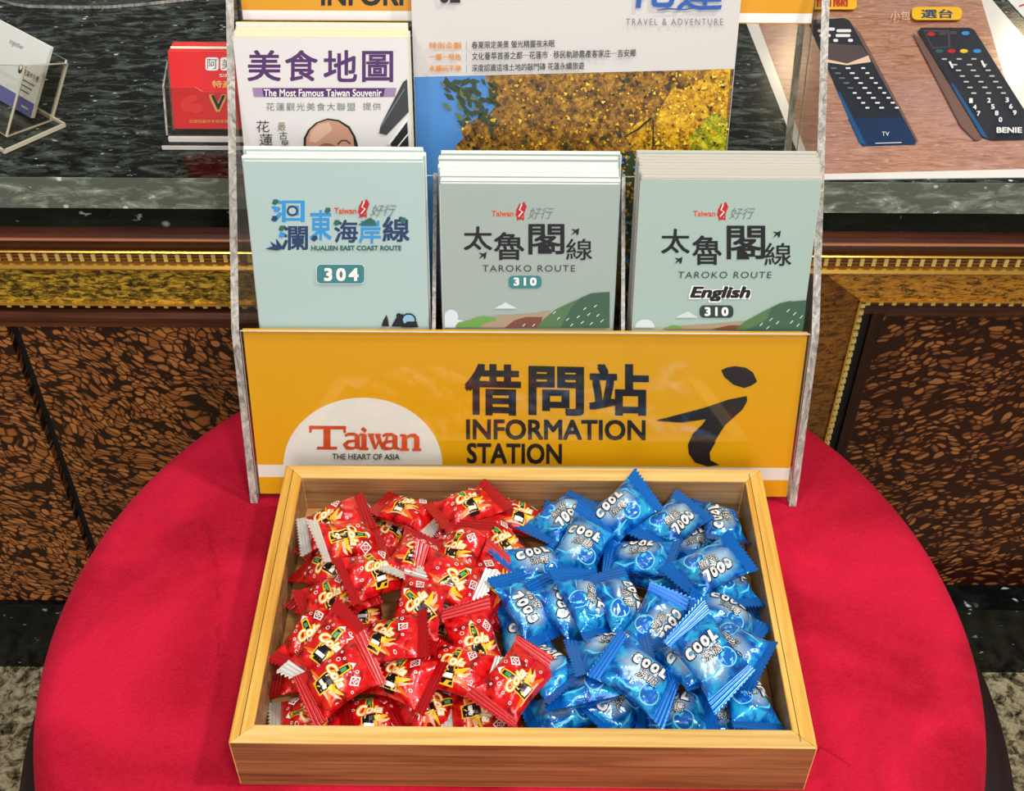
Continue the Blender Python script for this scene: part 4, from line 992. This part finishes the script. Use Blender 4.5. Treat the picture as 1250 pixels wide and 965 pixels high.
for i in range(9):
    for j in range(3):
        x = 1017 + i * 5.1 + j * 18; y = 84 + i * 6.2
        if i > 4 or j: pr.rrect(x - 2 - (j == 1), y - 1, x + 3, y + 1, .9, WHITE)
        else: pr.rrect(x - 3, y - 1, x + 4, y + 1, .9, GRY)
pr.text('TV', 1076, 163, 1085, 168, WHITE, .0); pr.stroke([(1068, 177.2), (1100, 176.2)], .8, WHITE)
pr.poly([(1113, 42), (1124, 50), (1198, 172), (1190, 174), (1172, 156)], SHD)
pr.poly([(1120, 40), (1124, 36), (1183, 36), (1189, 39), (1258, 150), (1262, 172), (1210, 173), (1198, 169)], NV)
pr.poly([(1159, 104), (1163, 104), (1206, 172), (1198, 168)], NV2)
pr.poly([(1126, 39), (1158, 39), (1160, 60), (1138, 62)], GRB); pr.poly([(1128, 41), (1156, 41), (1157, 59), (1139, 60)], NV)
for x, y, m in ((1136, 44, RED), (1178, 43, SKYB), (1146, 65, LEAF), (1161, 65, RED), (1176, 65, YC), (1192, 65, SKYB)): pr.ell(x, y, 5, 2.4, m, 14)
for x, y in ((1150, 44), (1163, 43)): pr.rrect(x - 4, y - 2, x + 4, y + 2, 1, GRB)
for i in range(9):
    for j in range(3):
        x = 1160 + i * 4.6 + j * 18 - (8 if i == 0 else 0); y = 75 + i * 7.1
        if i < 7: pr.rrect(x - 3.2, y - .9, x + 3.2, y + .9, .8, PAPG)
for x, y in ((1160, 83), (1199, 82)): pr.stroke([(x - 2, y - 4), (x + 2, y + 4)], 2.6, WHITE)
for i, row in enumerate(('123', '456', '789', ' 0 ')):
    for j, ch in enumerate(row):
        if ch != ' ':
            x = 1184 + j * 22 + i * 4.6; y = 127 + i * 8 - j * .4; pr.text(ch, x - 2.2, y - 3, x + 2.2, y + 3, WHITE, .03)
pr.text('BENIE', 1215, 160, 1246, 167, WHITE, .03)
pr.rrect(988, -1, 1045, 16, 5, YC); pr.text('開關', 996, 3, 1034, 13, RED, .03)
pr.rrect(1112, 13, 1173, 29, 6, YC); pr.text('選台', 1123, 16, 1162, 27, NAVY, .03)
pr.text('小包', 1086, 18, 1110, 29, SK, 0)
pr.build('printing', sh)
# second sheet at the right edge
sheet2 = thing('paper_sheet', (.5, 1.05, WT + .0002), 'white paper sheet at the far right of the worktop beyond the remote control sheet', 'paper')
a_, b_, c_, d_ = onz(1222, -8, WT), onz(1262, 36, WT), Vector((.60, 1.02, WT)), Vector((.56, 1.16, WT))
mb = MB(); mb.hexa([(p.x, p.y, WT + .0002) for p in (b_, c_, d_, a_)] + [(p.x, p.y, WT + .0009) for p in (b_, c_, d_, a_)], PAPER); s2 = mb.build('sheet', sheet2)
pr = Print(SP, .00015); pr.stroke([(1244, 8), (1252, 5)], 2, RED); pr.build('printing', s2)

# red business cards in a clear holder, left of the brochure holder
def frame(o, e1, lean_dir, lean):
    e1 = Vector(e1).normalized(); up = (Vector(lean_dir).normalized() * sin(lean) + Vector((0, 0, 1)) * cos(lean)); return Plane(o, e1, up)
rh = thing('card_holder', (-.215, .84, WT), 'clear acrylic card holder with red cards, left of the brochure holder', 'card holder')
x0, x1, y0 = -.2760, -.190, .816
mb = MB(); mb.box(x0, x1, y0, y0 + .055, WT + .0004, WT + .0030, ACR); mb.box(x0, x1, y0, y0 + .0012, WT + .0004, WT + .0034, ACW); mb.build('base', rh)
mb = MB(); mb.box(x0 + .004, x1, y0 + .0075, y0 + .0105, WT + .003, WT + .0065, ACW); mb.build('base_lip', rh, label='bright lit acrylic lip')
fz = .0065
PLf = frame((0, y0 + .0115, WT + fz), (1, 0, 0), (0, 1, 0), radians(24))
a0, a1 = x0 + .003, x1 - .001
mb = MB()
zl, zr = PLf.L(212, 106)[1], PLf.L(262, 112)[1]; xk0, xk1 = PLf.L(238, 106)[0], PLf.L(247, 111)[0]
pts = [(a0, 0), (a1, 0), (a1, zr), (xk1, zr), (xk0, zl), (a0, zl)]
mb.add([PLf.P(a, b, 0) for a, b in pts] + [PLf.P(a, b, -.0015) for a, b in pts], [(0, 1, 2, 3, 4, 5), (11, 10, 9, 8, 7, 6)], ACR)
mb.add([PLf.P(a, b, 0) for a, b in pts] + [PLf.P(a, b, -.0015) for a, b in pts], [(i, (i + 1) % 6, 6 + (i + 1) % 6, 6 + i) for i in range(6)], ACW); mb.build('front_wall', rh)
PLc = PLf.back(.005)
mb = MB(); ht = zl
sv = [PLf.P(a0, 0, 0), PLf.P(a0, ht, 0), PLf.P(a0, ht + .018, -.018), PLf.P(a0, ht + .018, -.0195), PLf.P(a0, 0, -.0195)]
sv2 = [p - Vector((.0014, 0, 0)) for p in sv]
mb.add(sv + sv2, [(0, 1, 2, 3, 4), (9, 8, 7, 6, 5)], ACRD); mb.add(sv + sv2, [(i, (i + 1) % 5, 5 + (i + 1) % 5, 5 + i) for i in range(5)], ACE); mb.build('side_wall', rh)
mb = MB(); c = [(a0, 0), (a1, 0), (a1, ht + .010), (a0, ht + .010)]; mb.hexa([PLf.P(a, b, -.0210) for a, b in c] + [PLf.P(a, b, -.0195) for a, b in c], ACR); mb.build('back_wall', rh)
REDC = mat('red_card', (224, 20, 24), .3); REDL = mat('lighter_red_ink', (232, 48, 40), .3)
ca, cb = PLc.L(214, 157); ct = PLc.L(206, 62)[1]
def card(pl, a, b, bt, tp, t, m, label, group, name='business_card'):
    c = [(a, bt), (b, bt), (b, tp), (a, tp)]; root = thing(name, pl.P((a + b) / 2, bt), label, 'card', group)
    mb = MB(); mb.hexa([pl.P(x, y, -t) for x, y in c] + [pl.P(x, y, -.0001) for x, y in c], PAPER); mb.build('stock', root)
    mb = MB(); mb.add([pl.P(x, y, 0) for x, y in c], [(0, 1, 2, 3)], m); f = mb.build('face', root); return root, f
for k in range(5):
    rt_, f = card(PLc.back(k * .0026), ca + k * .0004 - .001, ca + .0905, cb, ct + k * .0016, .0022 if k < 4 else .0012, REDC if k != 2 else CREAM, ('red business card at the front of the holder beside the brochure stand' if k == 0 else f'{ORD[k]} business card from the front in the red card holder'), 'red business cards')
    if k == 0:
        pr = Print(PLc, .0002)
        pr.rrect(251, 70, 267, 86, 3, WHITE); pr.text('阿', 253, 72, 265, 84, BLK, 0); pr.rrect(269, 70, 285, 86, 3, WHITE); pr.text('美', 271, 72, 283, 84, BLK, 0)
        pr.text('SIN', 268, 90, 282, 94, WHITE, 0); pr.text('特產', 259, 98, 284, 107, mat('gold_print_ink', (238, 176, 90), .3), .03)
        pr.text('V', 255, 115, 277, 137, MATS['gold_print_ink'], .05); pr.text('V', 258, 116, 275, 134, BLK, .02)
        pr.text('花蓮特產伴手禮專賣店', 231, 146, 284, 150, MATS['gold_print_ink'], 0)
        pr.ell(228, 128, 7, 9, REDL); pr.ell(240, 132, 8, 6, REDL); pr.ell(236, 120, 6, 5, REDL)
        pr.build('printing', f)

# white cards in a turned holder at the far left
e2 = Vector((.645, .764, 0)); e1 = Vector((.764, -.645, 0)); C0 = onz(6, 188, WT)
wh = thing('card_holder', C0 - e1 * .04 + e2 * .02, 'clear acrylic card holder with white cards, turned at the left end of the worktop', 'card holder')
ACB = mat('beige_acrylic_edge', (204, 196, 172), .25, 0, .6)
def pt(a, b, z): return C0 + e1 * a + e2 * b + Vector((0, 0, z))
def obox(mb, a0, a1, b0, b1, z0, z1, m): mb.hexa([pt(a0, b0, z0), pt(a1, b0, z0), pt(a1, b1, z0), pt(a0, b1, z0), pt(a0, b0, z1), pt(a1, b0, z1), pt(a1, b1, z1), pt(a0, b1, z1)], m)
mb = MB(); obox(mb, -.105, 0, 0, .055, .0004, .0028, ACR); mb.build('base', wh)
mb = MB(); obox(mb, -.105, 0, -.0006, .0012, .0004, .0034, ACB); obox(mb, -.0012, .0006, 0, .055, .0004, .0034, ACB); obox(mb, -.105, 0, .0543, .0558, .0004, .0034, ACB); mb.build('base_rim', wh)
lean = radians(33)
PW = Plane(pt(-.019, .013, .003), e1, e2 * sin(lean) + Vector((0, 0, cos(lean))))
HH = .058
def pslab(name, pl, c, d0, d1, m=ACR, me=ACW):
    mb = MB(); k = len(c); A = [pl.P(a, b, -d0) for a, b in c]; B = [pl.P(a, b, -d1) for a, b in c]
    mb.add(A + B, [tuple(range(k)), tuple(range(2 * k - 1, k - 1, -1))], m); mb.add(A + B, [(i, (i + 1) % k, k + (i + 1) % k, k + i) for i in range(k)], me); return mb.build(name, wh)
pslab('front_wall', PW, [(-.09, 0), (0, 0), (0, HH), (-.035, HH * .82), (-.055, HH * .82), (-.09, HH)], 0, .0028, ACR, ACB)
mb = MB(); A = [PW.P(0, 0, 0), PW.P(0, HH, 0), PW.P(0, HH + .010, -.036), PW.P(0, .020, -.036)]; B = [p + e1 * .003 for p in A]
mb.add(A + B, [(0, 1, 2, 3), (7, 6, 5, 4)], ACRD); mb.add(A + B, [(i, (i + 1) % 4, 4 + (i + 1) % 4, 4 + i) for i in range(4)], ACB); mb.build('side_wall', wh)
pslab('back_wall', PW, [(-.09, .020), (0, .020), (0, HH + .012), (-.09, HH + .012)], .0345, .0362)
PC = PW.back(.0238)
wa, wb = PC.L(37, 147); wt_ = PC.L(52, 55)[1]; wb += .0022
PBL = mat('periwinkle_ink', (104, 108, 176), .4)
for k in range(3):
    rt_, f = card(PC.back(k * .0016), wa - .088, wa - k * .0008, wb, wt_ + k * .0008, .0012, PAPER, ('white business card with blue foot band at the front of the left holder' if k == 0 else f'{ORD[k]} white business card from the front in the left holder'), 'white business cards')
    if k == 0:
        pr = Print(PC, .0002); L0 = (wa, wb)
        H_ = wt_ - wb
        pr.lpoly([(wa - .088, wb + .0002), (wa - .0002, wb + .0002), (wa - .0002, wb + H_ * .2), (wa - .088, wb + H_ * .2)], PBL)
        def lt(t, a, b, w, h, m, bold=0, sh_=0):
            vs, fs, lo, hi = tmesh(t, bold, sh_); pr.mb.add([PC.P(wa + a + (x - lo[0]) / (hi[0] - lo[0]) * w, wb + b + (y - lo[1]) / (hi[1] - lo[1]) * h, pr.h + zz) for x, y, zz in vs], fs, m); pr.up()
        lt('together', -.052, H_ * .78, .020, .0055, GRY, 0, .3); lt('花蓮伴手禮', -.024, H_ * .50, .021, .0045, BLK2); lt('www', -.016, H_ * .07, .010, .002, WHITE)
        pr.mb.add([PC.P(wa - .029 + .0028 * cos(i * .42), wb + H_ * .55 + .004 * sin(i * .42), pr.h) for i in range(15)], [tuple(range(15))], BLK2); pr.up()
        pr.mb.add([PC.P(wa - .029 + .0018 * cos(i * .42), wb + H_ * .575 + .0024 * sin(i * .42), pr.h) for i in range(15)], [tuple(range(15))], PAPER); pr.up()
        for i in range(3): lt('▬', -.024, H_ * (.42 - i * .07), .018 - i * .002, .0012, GRY)
        pr.build('printing', f)

# clear rounded plate at the back left
mb = MB(); pts = []
A = [(-20, -8), (0, 2), (18, 7.5), (35, 10), (80, 11), (130, 11), (170, 8), (205, 4.5), (235, 1), (262, -8)]
pp = [onz(x, y, WT) for x, y in A]
rim = [Vector((p.x, p.y, 0)) for p in pp] + [Vector((-.27, 1.25, 0)), Vector((-.52, 1.25, 0))]
k = len(rim); lo_ = [(p.x, p.y, WT + .0004) for p in rim]; hi_ = [(p.x, p.y, WT + .0034) for p in rim]
ap = thing('acrylic_plate', (-.4, 1.16, WT), 'clear acrylic plate with a rounded edge at the back left of the worktop', 'plate')
mb.add(lo_ + hi_, [tuple(range(k)), tuple(range(2 * k - 1, k - 1, -1))], ACR); mb.add(lo_ + hi_, [(i, (i + 1) % k, k + (i + 1) % k, k + i) for i in range(k)], ACE); mb.build('plate', ap)
